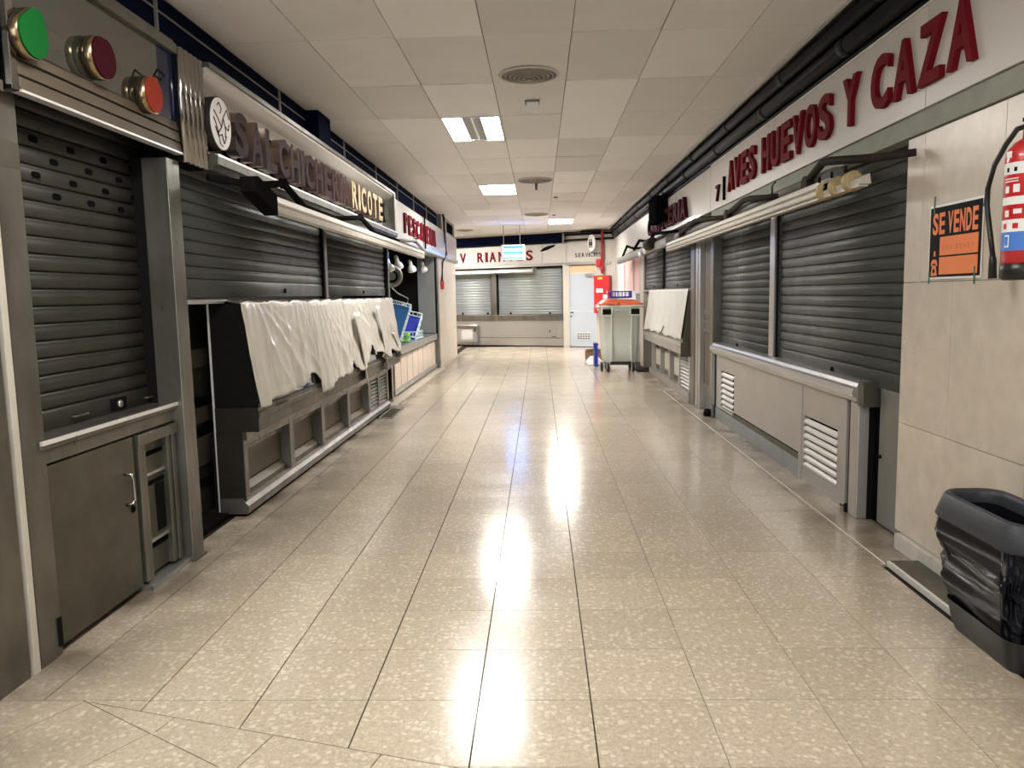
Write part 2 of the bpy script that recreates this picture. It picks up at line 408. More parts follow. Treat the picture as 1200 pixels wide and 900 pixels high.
for k in range(12):
    for j in range(12): mb.box(-2.64-.4*k+.002, -2.24-.4*k-.002, 18.9+.4*j+.001, 19.3+.4*j-.001, -.011, 0)
ft = link('far_tiles', mb.mesh('far_tiles', TERR), struct_floor); ft['kind'] = 'stuff'

# ceiling
struct_ceil = struct('ceiling', MB().box(-2.3, 1.86, -4.5, 18.9, H+.02, H+.1).box(-7.5, 2.3, 18.9, 25, H+.02, H+.1), CEILGAP)
CX0, CY0, CW, CL = -.3397, 5.2903, .5765, 1.1527
LIGHTS = {(-1, 2): 'half', (-1, 6): 'full', (1, 11): 'full', (-1, -3): 'full', (0, -6): 'full'}
NEWP = {(1, 1), (1, 2), (-1, 1), (0, 3), (-1, 3), (-2, 3), (1, 5), (1, 6), (-1, -1), (0, 4), (-2, 4), (-1, 4), (-1, 9), (-2, 9), (0, 10), (-2, 2)}
pm = {}
for c in range(-3, 4):
    for r in range(-8, 15):
        if (c, r) in LIGHTS: continue
        x0 = CX0+c*CW; x1 = min(x0+CW, 1.81); y0 = CY0+r*CL
        g = .003; k = (round(x1-x0, 3), (c, r) in NEWP)
        if k not in pm: pm[k] = B(g, x1-x0-g, g, CL-g, 0, .014).mesh('ceiling_panel', CEILW if k[1] else CEILM)
        o = link('ceiling_panel', pm[k], struct_ceil, (x0, y0, H+rnd.uniform(0, .004)))
        o.rotation_euler = (rnd.uniform(-.002, .003), rnd.uniform(-.002, .002), 0)
for c in range(-12, -3):
    for r in range(12, 15):
        if c in (-5, -8) and r == 13: continue
        k = (round(CW, 3), False)
        link('ceiling_panel', pm[k], struct_ceil, (CX0+c*CW, CY0+r*CL, H))
struct('trim_1', B(1.80, 1.83, -4.5, 20.8, 3.09, 3.16), WHITEP)

# right wall
struct('wall_right', MB().box(2.05, 2.25, -4.5, 4.36, 0, 3.3).box(2.16, 2.25, 4.36, 20.8, 0, 3.3).box(1.86, 2.25, -4.5, 20.9, 3.2, 3.3), MARBLE)
wr = bpy.data.objects['wall_right']
def slab(x0, x1, y0, y1, z0, z1, parent, m=MARBLE, name='marble_slab'):
    o = link(name, B(x0, x1, y0+.0015, y1-.0015, z0+.0015, z1-.0015).mesh(name, m), parent, bevel=.0012); return o
for ys, z0, z1 in (((1.0, 2.0, 2.72, 3.47, 4.172, 4.36), 1.466, 2.22), ((1.0, 1.9, 2.6, 3.22, 3.85, 4.36), .70, 1.466), ((1.0, 1.9, 2.6, 3.22, 3.868, 4.36), .09, .70)):
    for a, b in zip(ys, ys[1:]): slab(1.98+rnd.uniform(0, .003), 2.05, a, b, z0, z1, wr)
slab(1.97, 2.05, -4.4, 1.0, 0.0, 2.22, wr)
struct('baseboard_right', B(1.955, 2.0, 1.0, 4.30, 0, .085), MARBLED)
struct('trim_2', MB().box(1.80, 1.97, 3.3, 4.02, 0, .022).box(1.788, 1.802, 3.3, 4.02, 0, .026), DSTEEL)
struct('trim_3', B(1.7625, 2.1, 4.02, 14.2, -.011, .0), TERR)
struct('trim_9', B(1.787, 1.796, 4.02, 11.4, -.005, .0015), KERBL)
struct('trim_4', MB().box(1.785, 1.80, 3.35, 4.0, .0, .03), ALU)
# far right wall beyond the stalls: posts, pink window, white panels
for y0, y1, z0, z1, m in ((18.62, 20.75, 0, 2.28, WHITEP), (15.1, 15.6, 0, 2.28, CREAM2)):
    slab(1.99, 2.16, y0, y1, z0, z1, wr, m, 'wall_panel')
slab(1.99, 2.16, 16.3, 18.55, 0, 1.42, wr, WHITEP, 'wall_panel')
win = struct('window_1', MB().box(1.98, 2.06, 15.6, 15.72, 1.42, 2.28).box(1.98, 2.06, 18.5, 18.62, 1.42, 2.28).box(1.98, 2.06, 15.72, 18.5, 1.42, 1.48).box(1.98, 2.06, 15.72, 18.5, 2.2, 2.28), WHITEP)
link('pane', B(2.02, 2.03, 15.72, 18.5, 1.48, 2.2).mesh('pane', PINKG), win)
link('bar', B(1.985, 2.05, 16.8, 16.86, 1.48, 2.2).mesh('bar', WHITEP), win)

# left wall
struct('wall_left', MB().box(-2.75, -2.6, -4.5, 10.3, 0, 3.3).box(-3.25, -3.1, 10.3, 15.45, 0, 3.3).box(-3.2, -2.05, 15.62, 18.78, 0, 2.25)
       .box(-7.5, -2.05, 18.6, 18.78, 0, 3.3).box(-2.2, -2.12, -4.5, 18.8, 2.8, 3.3).box(-7.6, -7.5, 18.6, 26, 0, 3.3), MARBLE)
wl = bpy.data.objects['wall_left']; MARBLEL = mat('pale_marble', (.66, .60, .51), .35, noise=.06, nscale=1.5, objvar=.04)
ysl = (15.62, 16.4, 17.2, 18.0, 18.8)
for z0, z1 in ((0, .72), (.72, 1.48), (1.48, 2.22)):
    for a, b in zip(ysl, ysl[1:]): slab(-2.05, -2.0+rnd.uniform(-.003, 0), a, b, z0, z1, wl, MARBLEL)
struct('trim_5', MB().box(-2.1, -1.90, 10.1, 15.6, 0, .03).box(-2.1, -1.965, 15.6, 18.8, 0, .03), KERB)

# back wall, set at an angle: frame X runs right along the wall, Y goes into it
AL = math.atan(.47)
BK = Matrix.Translation((1.98, 20.7, 0)) @ Matrix.Rotation(-AL, 4, 'Z')
struct('wall_back', MB().box(-12, .35, .12, .3, 0, 3.3).box(-.52, .2, -.0, .12, 0, 3.3).box(-1.31, -.52, 0, .12, 2.2, 3.0).box(-1.47, -1.31, -.02, .12, 0, 2.2), CREAM2, frame=BK)
struct('trim_6', B(-12, .1, -.06, .02, 3.06, 3.2), CREAM2, frame=BK)
struct('trim_7', B(-12, .1, -.075, -.06, 3.05, 3.075), DARKM, frame=BK)
d1 = struct('door_1', B(-1.29, -.53, .02, .06, .02, 1.97), DOORB, frame=BK)
def bkp(name, mb, m, parent): return link(name, mb.mesh(name, m), parent)
bkp('rail', B(-1.27, -.55, .012, .022, .96, .985), WHITEP, d1)
gr = bkp('vent_grille', B(-1.09, -.69, .008, .022, .2, .42), WHITEP, d1)
for k in range(3):
    for i in range(5): bkp('slot', B(-1.07+.075*i, -1.015+.075*i, .004, .01, .225+.06*k, .255+.06*k), GREYLOUV, gr)
bkp('door_handle', MB().tube([(-1.25, .02, .94), (-1.25, -.03, .94), (-1.17, -.03, .94)], .011, 8).lathe((-1.25, .005, .83), 'y', [(.02, 0), (.02, .02)], 12), DARKM, d1)
bkp('door_closer', B(-.82, -.60, -.04, .02, 1.88, 1.95), BSTEEL, d1)
bkp('transom', B(-1.29, -.53, .02, .05, 2.0, 2.18), SALMON, d1)
bkp('door_frame', MB().box(-1.31, -1.285, -.01, .06, 0, 2.2).box(-.535, -.51, -.01, .06, 0, 2.2).box(-1.31, -.51, -.01, .06, 1.97, 2.0), WHITEP, d1)

# ------------------------------------------------------------------ shutters
def slat_prof(p=.075):
    return [(-.012, 0), (-.002, .002), (.003, .010), (.0065, .022), (.0075, .036), (.006, .050), (.002, .057), (.0035, .061), (.002, .066), (-.003, .070), (-.012, .0745)]
SLP = .075
def shutter(label, group, side, xf, y0, y1, z0, z1, m, frame=None, bar=.11, locks=(.5,), slots=False, guide=True, name='roller_shutter'):
    """side +1: front faces +x (left wall); -1: faces -x; 'b': back wall, runs along X, faces -Y"""
    if side == 'b':
        base = ((y0+y1)/2, xf, z0)
    else: base = (xf, (y0+y1)/2, z0)
    T = Thing(name, label, 'shutter', base, group, frame)
    pr = slat_prof()
    def sw(pts):
        mb = MB()
        if side == 'b': return mb.prism([(xf-d, z) for d, z in pts], 'x', y0, y1, True)
        return mb.prism([(xf+side*d, z) for d, z in pts], 'y', y0, y1, True)
    back = [(-.018, .075), (-.018, 0)]
    me = None; k = 0; z = z0+bar
    while z < z1-.01:
        if me is None:
            me = sw([(d, z0+zz) for d, zz in pr+back]).mesh('slat', m, base)
        T.inst('slat', me, Vector(base)+Vector((0, 0, z-z0))); z += SLP; k += 1
    bars = sw([(-.018, z0), (.004, z0), (.008, z0+.004), (.008, z0+bar-.012), (.002, z0+bar-.002), (-.018, z0+bar-.002)])
    bb = T.part('bottom_bar', bars, m, bevel=0)
    for t in locks:
        yy = y0+(y1-y0)*t
        if side == 'b':
            T.part('lock', MB().lathe((yy, xf-.006, z0+.035), 'y', [(.03, 0), (.03, -.02), (.015, -.03)], 10), DARKM, bb)
        else:
            T.part('lock', MB().lathe((xf+side*.006, yy, z0+.045), 'x', [(.018, 0), (.018, side*.012), (.009, side*.018)], 12), DARKM, bb)
    if slots:
        mb = MB()
        for r_ in range(4):
            n = 5
            for q in range(n):
                yy = y0+.10+(q+.5*(r_ % 2))*.27
                if yy+.06 > y1: continue
                zz = z0+bar+SLP*(k-7+r_)+.026
                mb.prism([(yy, zz), (yy+.012, zz-.008), (yy+.05, zz-.008), (yy+.062, zz), (yy+.062, zz+.012), (yy+.05, zz+.02), (yy+.012, zz+.02), (yy, zz+.012)], 'x', xf+.005, xf+.0095)
        T.part('ventilation_slots', mb, BLACK, stuff=True)
    if guide:
        for yy in (y0, y1):
            if side == 'b': T.part('guide_rail', B(yy-.02, yy+.02, xf-.03, xf+.02, z0-.02, z1), DARKM)
            else: T.part('guide_rail', B(xf-.02, xf+side*.03, yy-.02, yy+.02, z0-.02, z1), DARKM)
    return T

GS = 'closed roller shutters along the passage'
sh1 = shutter('dark closed shutter with slotted top slats beneath the fruit discs', GS, 1, -2.15, 3.08, 4.50, .885, 2.42, SLATD, bar=.10, locks=(), slots=True)
bb1 = [c for c in sh1.o.children if c.name.startswith('bottom_bar')][0]
lk = sh1.part('lock', MB().box(-2.142, -2.135, 3.78, 3.92, .905, .965), DARKM, bb1)
for yy in (3.50, 4.16): sh1.part('pull_handle', MB().tube([(-2.142, yy-.06, .93), (-2.12, yy-.05, .93), (-2.12, yy+.05, .93), (-2.142, yy+.06, .93)], .006, 6), DSTEEL, bb1)
sh1.part('lock', MB().lathe((-2.14, 3.85, .935), 'x', [(.02, 0), (.02, .015), (.01, .02)], 12), BSTEEL, bb1)
shutter('long grey shutter behind the draped case, nearer bay beside the dark recess', GS, 1, -2.05, 4.42, 7.36, 1.465, 2.26, SLAT, locks=(.62,))
shutter('short grey shutter behind the draped case, farther bay before the open niche', GS, 1, -2.05, 7.46, 10.38, 1.465, 2.26, SLAT, locks=(.55,))
shutter('widest closed shutter on the right, next to the marble wall with the sale poster', GS, -1, 2.05, 4.40, 6.77, .835, 2.30, SLAT, locks=(.47,))
shutter('closed shutter left of the steel mullion under the red AVES letters', GS, -1, 2.05, 6.93, 9.16, .835, 2.26, SLAT, locks=(.55,))
shutter('small shutter above the grey covered case, nearer the passage viewer', GS, -1, 2.04, 10.45, 12.78, 1.49, 2.30, SLAT, locks=(.5,))
shutter('small shutter above the grey covered case, farther bay beside the beige post', GS, -1, 2.04, 12.90, 15.05, 1.49, 2.35, SLAT, locks=(.5,))
shutter('pale shutter at the far end, narrow left bay behind the mullion', GS, 'b', .06, -5.2, -3.69, .89, 2.12, SLATL, frame=BK, bar=.06, locks=(.35, .9))
shutter('pale shutter at the far end, wide right bay beside the cream pillar', GS, 'b', .06, -3.51, -1.49, .89, 2.17, SLATL, frame=BK, bar=.06, locks=(.2, .8))

# ------------------------------------------------------------------ LEFT: fruit stall
T = Thing('steel_pilaster', 'tall dull steel pilaster with a pale speckled edge strip at left frame edge', 'pilaster', (-2.05, 2.4, 0))
T.part('wide_panel', B(-2.12, -2.0, .9, 2.825, 0, 2.23), STEEL, bevel=.002)
T.part('edge_strip', B(-2.12, -1.992, 2.84, 2.876, 0, 2.23), CREAMBAR, bevel=.002, label='pale speckled vertical edge strip')
T.part('narrow_panel', B(-2.12, -1.998, 2.89, 3.03, 0, 2.25), STEEL, bevel=.002)
T.part('patch', MB().box(-1.998, -1.9965, 2.895, 3.025, 1.96, 2.06), DSTEEL, label='darker stained patch')
T = Thing('sign_box', 'dark end of a neighbouring sign box at the upper left frame edge', 'sign', (-2.0, 1.9, 2.24))
T.part('panel', B(-2.12, -1.97, .9, 2.90, 2.26, 2.78), DMIRROR)
T.part('frame', MB().box(-2.12, -1.95, .9, 2.90, 2.78, 2.83).box(-2.12, -1.95, .9, 2.90, 2.22, 2.26), STEEL)

T = Thing('fruit_sign', 'dark mirrored sign panel carrying green, wine and orange fruit discs', 'sign', (-2.02, 3.63, 2.235))
T.part('mirror_panel', B(-1.98, -1.95, 2.97, 4.12, 2.41, 2.77), DMIRROR)
T.part('blue_panel', B(-1.98, -1.951, 4.12, 4.31, 2.41, 2.77), BLUEG, label='dark blue end panel')  # plain dark blue stretch at the far end of the panel
T.part('top_rail', MB().box(-2.12, -1.925, 2.97, 4.31, 2.765, 2.815).box(-2.12, -1.94, 2.97, 4.31, 2.815, 2.835), STEEL, bevel=.003)
T.part('end_stile', MB().box(-2.12, -1.93, 2.925, 2.965, 2.235, 2.83), CHROME, bevel=.004)
T.part('back_box', B(-2.18, -1.98, 2.97, 4.31, 2.45, 2.80), BLACK)  # black backing paints in the shade behind and under the fascia
for k, (z0, z1, x) in enumerate(((2.365, 2.41, -1.945), (2.305, 2.355, -1.938), (2.25, 2.297, -1.932))):
    T.part('louvre', MB().prism([(-1.975, z0), (x, z0), (x-.01, z1), (-1.975, z1)], 'y', 2.97, 4.31), TANP)
T.part('edge_strip', B(-1.97, -1.925, 2.97, 4.31, 2.236, 2.246), ALU, label='bright aluminium bottom edge')
def disc(name, label, y, z, pts, m):
    D = Thing(name, label, 'sign disc', (-1.95, y, z), 'fruit discs on the mirrored sign')
    def outl(s): return [(y+a*s, z+b*s) for a, b in pts]
    D.part('rim', MB().prism(outl(1.0), 'x', -1.95, -1.894, True), GOLDRIM)
    D.part('band', MB().prism(outl(1.015), 'x', -1.93, -1.922, True), BRONZE)
    D.part('face', MB().prism(outl(.96), 'x', -1.9, -1.888), m, label='flat coloured face')
    return D
circ = lambda r, n=28, f=None: [((f(t) if f else 1)*r*math.cos(t), (f(t) if f else 1)*r*math.sin(t)) for t in [2*math.pi*k/n for k in range(n)]]
# green pear leaning right, wine apple with a flattened shoulder, round orange
def pear(t):     # radius factor
    return 1.0+.22*math.exp(-((t-1.15)/.45)**2)-.16*math.exp(-((t-2.2)/.6)**2)-.05*math.exp(-((t-.25)/.35)**2)
disc('fruit_disc', 'green pear-shaped disc with gold rim, nearest on the mirrored sign', 3.015, 2.458, circ(.092, 32, pear), GREENF)
disc('fruit_disc', 'wine-red apple-shaped disc with gold rim, middle of the three', 3.505, 2.512, circ(.094, 32, lambda t: 1-.07*math.exp(-((t-1.57)/.25)**2)+.03*math.cos(2*t)), WINEF)
o_ = disc('fruit_disc', 'orange-red round disc with gold rim, farthest on the mirrored sign', 3.945, 2.462, circ(.089, 32), ORANGEF)
o_.part('leaf', MB().tube([(-1.895, 3.96, 2.555), (-1.893, 4.0, 2.60), (-1.893, 4.07, 2.59), (-1.893, 4.03, 2.555), (-1.893, 3.98, 2.56)], .005, 6), DARKM)

T = Thing('counter_front', 'dull olive steel stall front with a double stepped sill under the dark shutter', 'counter', (-2.05, 3.6, 0))
T.part('sill', MB().box(-2.17, -1.985, 2.985, 4.22, .862, .895), STEEL, bevel=.004)
T.part('sill_edge', B(-1.99, -1.978, 2.985, 4.22, .882, .899), ALU)  # bright line puts the highlight along the sill edge into the colour
T.part('sill_rail', MB().box(-2.17, -2.0, 2.985, 4.22, .80, .858), STEEL, bevel=.003)
T.part('carcass', B(-2.25, -2.09, 2.9, 4.25, 0, .80), DARKM)
T.part('jamb', MB().box(-2.1, -2.0, 2.99, 3.005, .02, .80), DSTEEL)
dr = T.part('door', B(-2.04, -2.0, 3.008, 3.70, .035, .79), DSTEEL, bevel=.002)
T.part('handle', MB().tube([(-2.0, 3.60, .625), (-1.968, 3.605, .622), (-1.962, 3.612, .60), (-1.962, 3.612, .50), (-1.968, 3.605, .478), (-2.0, 3.60, .475)], .0075, 8), CHROME, dr, label='chrome pull handle')
T.part('keyhole', MB().lathe((-2.0, 3.655, .44), 'x', [(.016, 0), (.016, .006)], 14), BLACK, dr)
T.part('hinge', MB().box(-2.0, -1.993, 3.005, 3.03, .04, .16), DARKM, dr)
# framed narrow panel beside the door
T.part('stile', MB().box(-2.05, -1.995, 3.735, 3.775, .04, .77).box(-2.05, -2.0, 3.785, 3.815, .04, .74), STEEL, bevel=.002)
T.part('stile', MB().box(-2.05, -1.995, 4.09, 4.13, .04, .77).box(-2.05, -2.0, 4.04, 4.075, .04, .74), STEEL, bevel=.002)
T.part('head_rail', B(-2.05, -1.985, 3.73, 4.14, .735, .79), STEEL, bevel=.003)
pn = T.part('inset_panel', MB().box(-2.06, -2.035, 3.81, 4.045, .04, .74), DSTEEL)
for z0 in (.655, .50, .17):
    T.part('slot', B(-2.036, -2.028, 3.84, 4.04, z0, z0+.022), BLACK, pn)
for z0 in (.555, .205): T.part('slot_lip', B(-2.036, -2.02, 3.84, 4.04, z0, z0+.014), BSTEEL, pn)
T.part('inset_shadow_panel', B(-2.036, -2.031, 3.95, 4.045, .24, .49), DARKM, pn)
T.part('threshold', MB().box(-2.06, -1.968, 3.72, 4.16, 0, .022).box(-1.972, -1.962, 3.72, 4.16, 0, .026), BSTEEL, label='bright metal floor threshold')

T = Thing('steel_post', 'square dull steel post between the fruit stall and the dark recess', 'post', (-2.0, 4.23, 0))
T.part('shaft', B(-2.09, -1.95, 4.155, 4.295, 0, 2.2), STEEL, bevel=.004)
T.part('jamb_channel', B(-2.16, -2.09, 4.16, 4.40, 0, 2.2), DARKM)
T.part('foot_plate', B(-2.09, -1.935, 4.15, 4.305, 0, .012), DSTEEL)
T = Thing('ribbed_pilaster', 'short ribbed chrome pilaster between the fruit sign and the letter sign', 'pilaster', (-2.0, 4.47, 2.2))
T.part('backing', B(-2.12, -1.94, 4.31, 4.62, 2.20, 2.81), DARKM)
for k in range(5): T.part('rib', MB().lathe((-1.935, 4.345+.06*k, 2.2), 'z', [(.028, 0), (.028, .60), (.02, .61)], 12), CHROME)

# recess door between the post and the draped case
T = Thing('slotted_recess_panel', 'dim slotted panel in the recess right of the steel post', 'panel', (-2.3, 4.8, 0))
T.part('board', B(-2.36, -2.32, 4.3, 5.6, 0, 1.44), DSTEEL)
for z0, z1 in ((1.0, 1.12), (.62, .72), (.33, .52)):
    T.part('inset', B(-2.322, -2.305, 4.5, 5.35, z0, z1), TANP, label='tan inset')
for z0 in (.56, .76, .20): T.part('slot', B(-2.322, -2.30, 4.45, 5.4, z0, z0+.035), BLACK)
T.part('angle_trim', MB().box(-2.172, -2.158, 5.045, 5.06, 0, 1.42), ALU, label='thin bright vertical angle')
T.part('light_rail', MB().box(-2.09, -2.05, 4.42, 5.1, 1.425, 1.45), BSTEEL)
T.part('floor_sill', B(-2.36, -2.1, 4.3, 5.05, 0, .03), DARKM)

# ------------------------------------------------------------------ LEFT: sausage stall sign
T = Thing('letter_sign', 'long silver mirrored sign reading SALCHICHERIA RICOTE in raised metal letters', 'sign', (-2.0, 7.5, 2.24))
T.part('mirror_panel', B(-2.12, -1.97, 4.63, 10.42, 2.30, 2.76), MIRROR)
T.part('top_reveal', MB().prism([(-1.97, 2.70), (-1.90, 2.765), (-1.90, 2.785), (-2.12, 2.785), (-2.12, 2.70)], 'y', 4.63, 10.42), CREAM, label='cream sloping reveal')
T.part('top_rail', MB().box(-2.12, -1.885, 4.63, 10.5, 2.785, 2.815), STEEL)
T.part('bottom_rail', MB().prism([(-2.12, 2.205), (-1.905, 2.205), (-1.89, 2.235), (-1.87, 2.24), (-1.865, 2.285), (-1.89, 2.30), (-2.12, 2.30)], 'y', 4.63, 10.5), STEEL)
T.part('edge_strip', MB().box(-1.885, -1.862, 4.63, 10.5, 2.284, 2.297), ALU)
T.part('end_cap', B(-2.12, -1.885, 10.42, 10.5, 2.30, 2.785), STEEL)
letters(T, 'SALCHICHERIA', (-1.955, 4.93, 2.35), (-1.955, 7.93, 2.35), .275, .075, MAROONF, (1, 0, 0), .035, .80, side=BRONZEL)
letters(T, 'RICOTE', (-1.955, 8.0, 2.36), (-1.955, 9.62, 2.36), .27, .075, GOLDL, (1, 0, 0), .035, .74, side=BRONZEL)
T.part('small_emblem', MB().lathe((-1.96, 9.95, 2.5), 'x', [(.12, 0), (.12, .05)], 20), BRONZE)
D = Thing('logo_disc', 'white round disc with line drawing at the near end of the mirrored sign', 'sign disc', (-1.97, 4.745, 2.49))
D.part('body', MB().lathe((-1.97, 4.745, 2.49), 'x', [(.155, 0), (.155, .085)], 36), BRONZE)
D.part('face', MB().lathe((-1.887, 4.745, 2.49), 'x', [(.150, 0), (.150, .006)], 36), WHITE)
mb = MB()
for pts in ([(-.1, .06), (-.04, .02), (.0, -.02), (.03, .04), (.09, .1), (.12, .05)], [(-.09, -.03), (-.05, -.08), (.0, -.06), (.03, -.11), (.07, -.06)],
            [(-.05, .1), (-.02, .12), (.01, .09), (-.01, .06)], [(.0, -.02), (-.05, -.06), (-.08, -.01), (-.11, .02)], [(.03, .04), (.06, -.02), (.05, -.07)],
            [(-.06, -.04), (-.03, -.12), (.01, -.13)], [(.05, .0), (.1, -.02), (.12, .02)]):
    mb.tube([(-1.880, 4.745+a, 2.49+b) for a, b in pts], .0035, 5)
D.part('line_drawing', mb, MAROON)

# navy band above the left signs
T = Thing('navy_band', 'dark navy panelled band above the left stall signs', 'band', (-2.08, 8.5, 2.81))
dv = (.9, 2.6, 4.40, 6.45, 8.55, 10.2, 11.7, 13.2, 14.7, 16.2)
for a, b in zip(dv, dv[1:]):
    T.part('navy_panel', B(-2.12, -2.075, a+.012, b-.012, 2.815, 3.118), NAVY)
    T.part('divider', B(-2.1, -2.062, b-.012, b+.012, 2.815, 3.118), GREYBAR)
    T.part('upper_bead', B(-2.076, -2.068, a+.012, b-.012, 3.03, 3.04), GREYBAR)
T.part('corner_box', B(-2.1, -1.95, 7.15, 7.55, 2.815, 3.118), NAVY, label='projecting dark box')

# left awning
T = Thing('folded_awning', 'retracted cream awning bar with black folding arms below the mirrored sign', 'awning', (-1.75, 8.3, 2.0))
prof = [(-1.80, 2.02), (-1.745, 2.005), (-1.72, 2.02), (-1.715, 2.055), (-1.73, 2.065), (-1.715, 2.08), (-1.72, 2.115), (-1.75, 2.13), (-1.80, 2.12)]
T.part('front_bar', MB().prism(prof, 'y', 5.2, 11.85), CREAMBAR)
T.part('fabric_roll', MB().tube([(-1.86, 5.3, 2.12), (-1.86, 11.5, 2.14)], .055, 12), GREYBAR)
T.part('bar_end', MB().prism([(4.80, 2.10), (5.2, 1.995), (5.2, 2.125), (4.86, 2.20), (4.80, 2.19)], 'x', -1.81, -1.715), DARKM, label='dark brown near end of the bar')
for pts in ([(-1.93, 4.62, 2.16), (-1.75, 4.90, 2.15), (-1.75, 5.45, 2.237), (-1.75, 5.90, 2.125), (-1.75, 6.85, 2.14)],
            [(-1.93, 6.9, 2.17), (-1.75, 6.95, 2.14), (-1.75, 7.80, 2.232), (-1.75, 8.39, 2.136), (-1.75, 9.9, 2.15)],
            [(-1.93, 9.9, 2.17), (-1.75, 10.05, 2.16), (-1.75, 11.2, 2.235), (-1.75, 12.0, 2.15)]):
    T.part('folding_arm', MB().tube(pts, [.02, .022, .024, .026, .012][:len(pts)], 8), DARKM if pts[0][1] < 9 else GREYBAR)
    T.part('elbow', MB().lathe((pts[2][0]-.02, pts[2][1], pts[2][2]), 'x', [(.035, 0), (.035, .04)], 12), DARKM)

# ------------------------------------------------------------------ LEFT: draped display case
T = Thing('display_case', 'long steel display case with sloping front draped in cream plastic', 'display case', (-2.0, 7.6, 0))
T.part('side_panel', MB().prism([(-2.16, .58), (-1.875, .58), (-1.875, .735), (-1.958, 1.42), (-2.06, 1.44), (-2.16, 1.44)], 'y', 5.05, 5.07), DARKM)  # near end is in shade; the black colour stands in for it
T.part('side_panel', MB().prism([(-2.04, .58), (-1.875, .58), (-1.875, .735), (-1.958, 1.42), (-2.04, 1.43)], 'y', 10.36, 10.38), DARKM)
T.part('front_glass', MB().prism([(-1.885, .74), (-1.879, .74), (-1.962, 1.42), (-1.968, 1.42)], 'y', 5.07, 10.36), DMIRROR)
T.part('top_shelf', MB().box(-2.16, -1.96, 5.05, 10.38, 1.42, 1.44), STEEL)
T.part('back_panel', MB().box(-2.16, -2.14, 5.07, 10.36, .6, 1.42), BLACK)
T.part('lip', MB().prism([(-2.1, .575), (-1.885, .575), (-1.872, .59), (-1.872, .66), (-1.862, .665), (-1.862, .70), (-1.872, .705), (-1.872, .735), (-2.1, .735)], 'y', 5.05, 10.4), DSTEEL)
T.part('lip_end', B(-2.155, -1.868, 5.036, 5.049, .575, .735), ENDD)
T.part('under_rail', MB().box(-2.15, -1.955, 5.046, 10.1, .515, .577), STEEL, bevel=.002)
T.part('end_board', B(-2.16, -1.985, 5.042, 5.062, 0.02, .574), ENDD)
T.part('carcass', B(-2.2, -2.09, 5.065, 10.02, .02, .56), DARKM)
T.part('kick_rail', MB().prism([(-2.15, .02), (-1.972, .02), (-1.962, .03), (-1.962, .075), (-1.985, .10), (-2.0, .125), (-2.15, .125)], 'y', 5.03, 10.05), STEEL)
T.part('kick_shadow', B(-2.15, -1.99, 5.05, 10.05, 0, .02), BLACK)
for y0, y1 in ((5.05, 5.11), (6.0, 6.10), (6.9, 7.0), (7.86, 7.95), (8.84, 8.93), (9.39, 9.45), (9.94, 10.02)):
    T.part('stile', B(-2.09, -1.978, y0, y1, .125, .515), STEEL, bevel=.003)
T.part('head_rail', MB().box(-2.09, -1.982, 5.1, 9.96, .475, .515), STEEL)
for y0, y1 in ((5.11, 6.0), (6.10, 6.9), (7.0, 7.86), (7.95, 8.84)):
    p = T.part('inset_panel', B(-2.088, -2.06, y0+.01, y1-.01, .20, .44), TANP)
    T.part('bottom_ledge', MB().prism([(-2.088, .125), (-2.02, .125), (-2.02, .15), (-2.06, .19), (-2.088, .19)], 'y', y0+.01, y1-.01), TANP, p)
    T.part('top_ledge', B(-2.08, -2.035, y0+.01, y1-.01, .425, .445), STEEL, p)
    T.part('catch', B(-2.06, -2.04, y0+.08, y0+.13, .405, .43), ALU, p)
def louvres(T, side, xf, y0, y1, z0, z1, n, m=STEEL, name='louvre_blade'):
    h = (z1-z0)/n; me = None
    for k in range(n):
        z = z0+k*h
        if me is None:
            me = MB().prism([(xf, z0+h*.02), (xf+side*.002, z0+h*.14), (xf-side*.004, z0+h*.36), (xf-side*.022, z0+h*.68), (xf-side*.026, z0+h*.66), (xf-side*.010, z0+h*.30), (xf-side*.006, z0+h*.02)], 'y', y0, y1).mesh(name, m, T.base)
        T.inst(name, me, T.base+Vector((0, 0, k*h)))
louvres(T, 1, -1.99, 8.93, 9.39, .13, .475, 8)
louvres(T, 1, -1.99, 9.45, 9.94, .13, .475, 8)

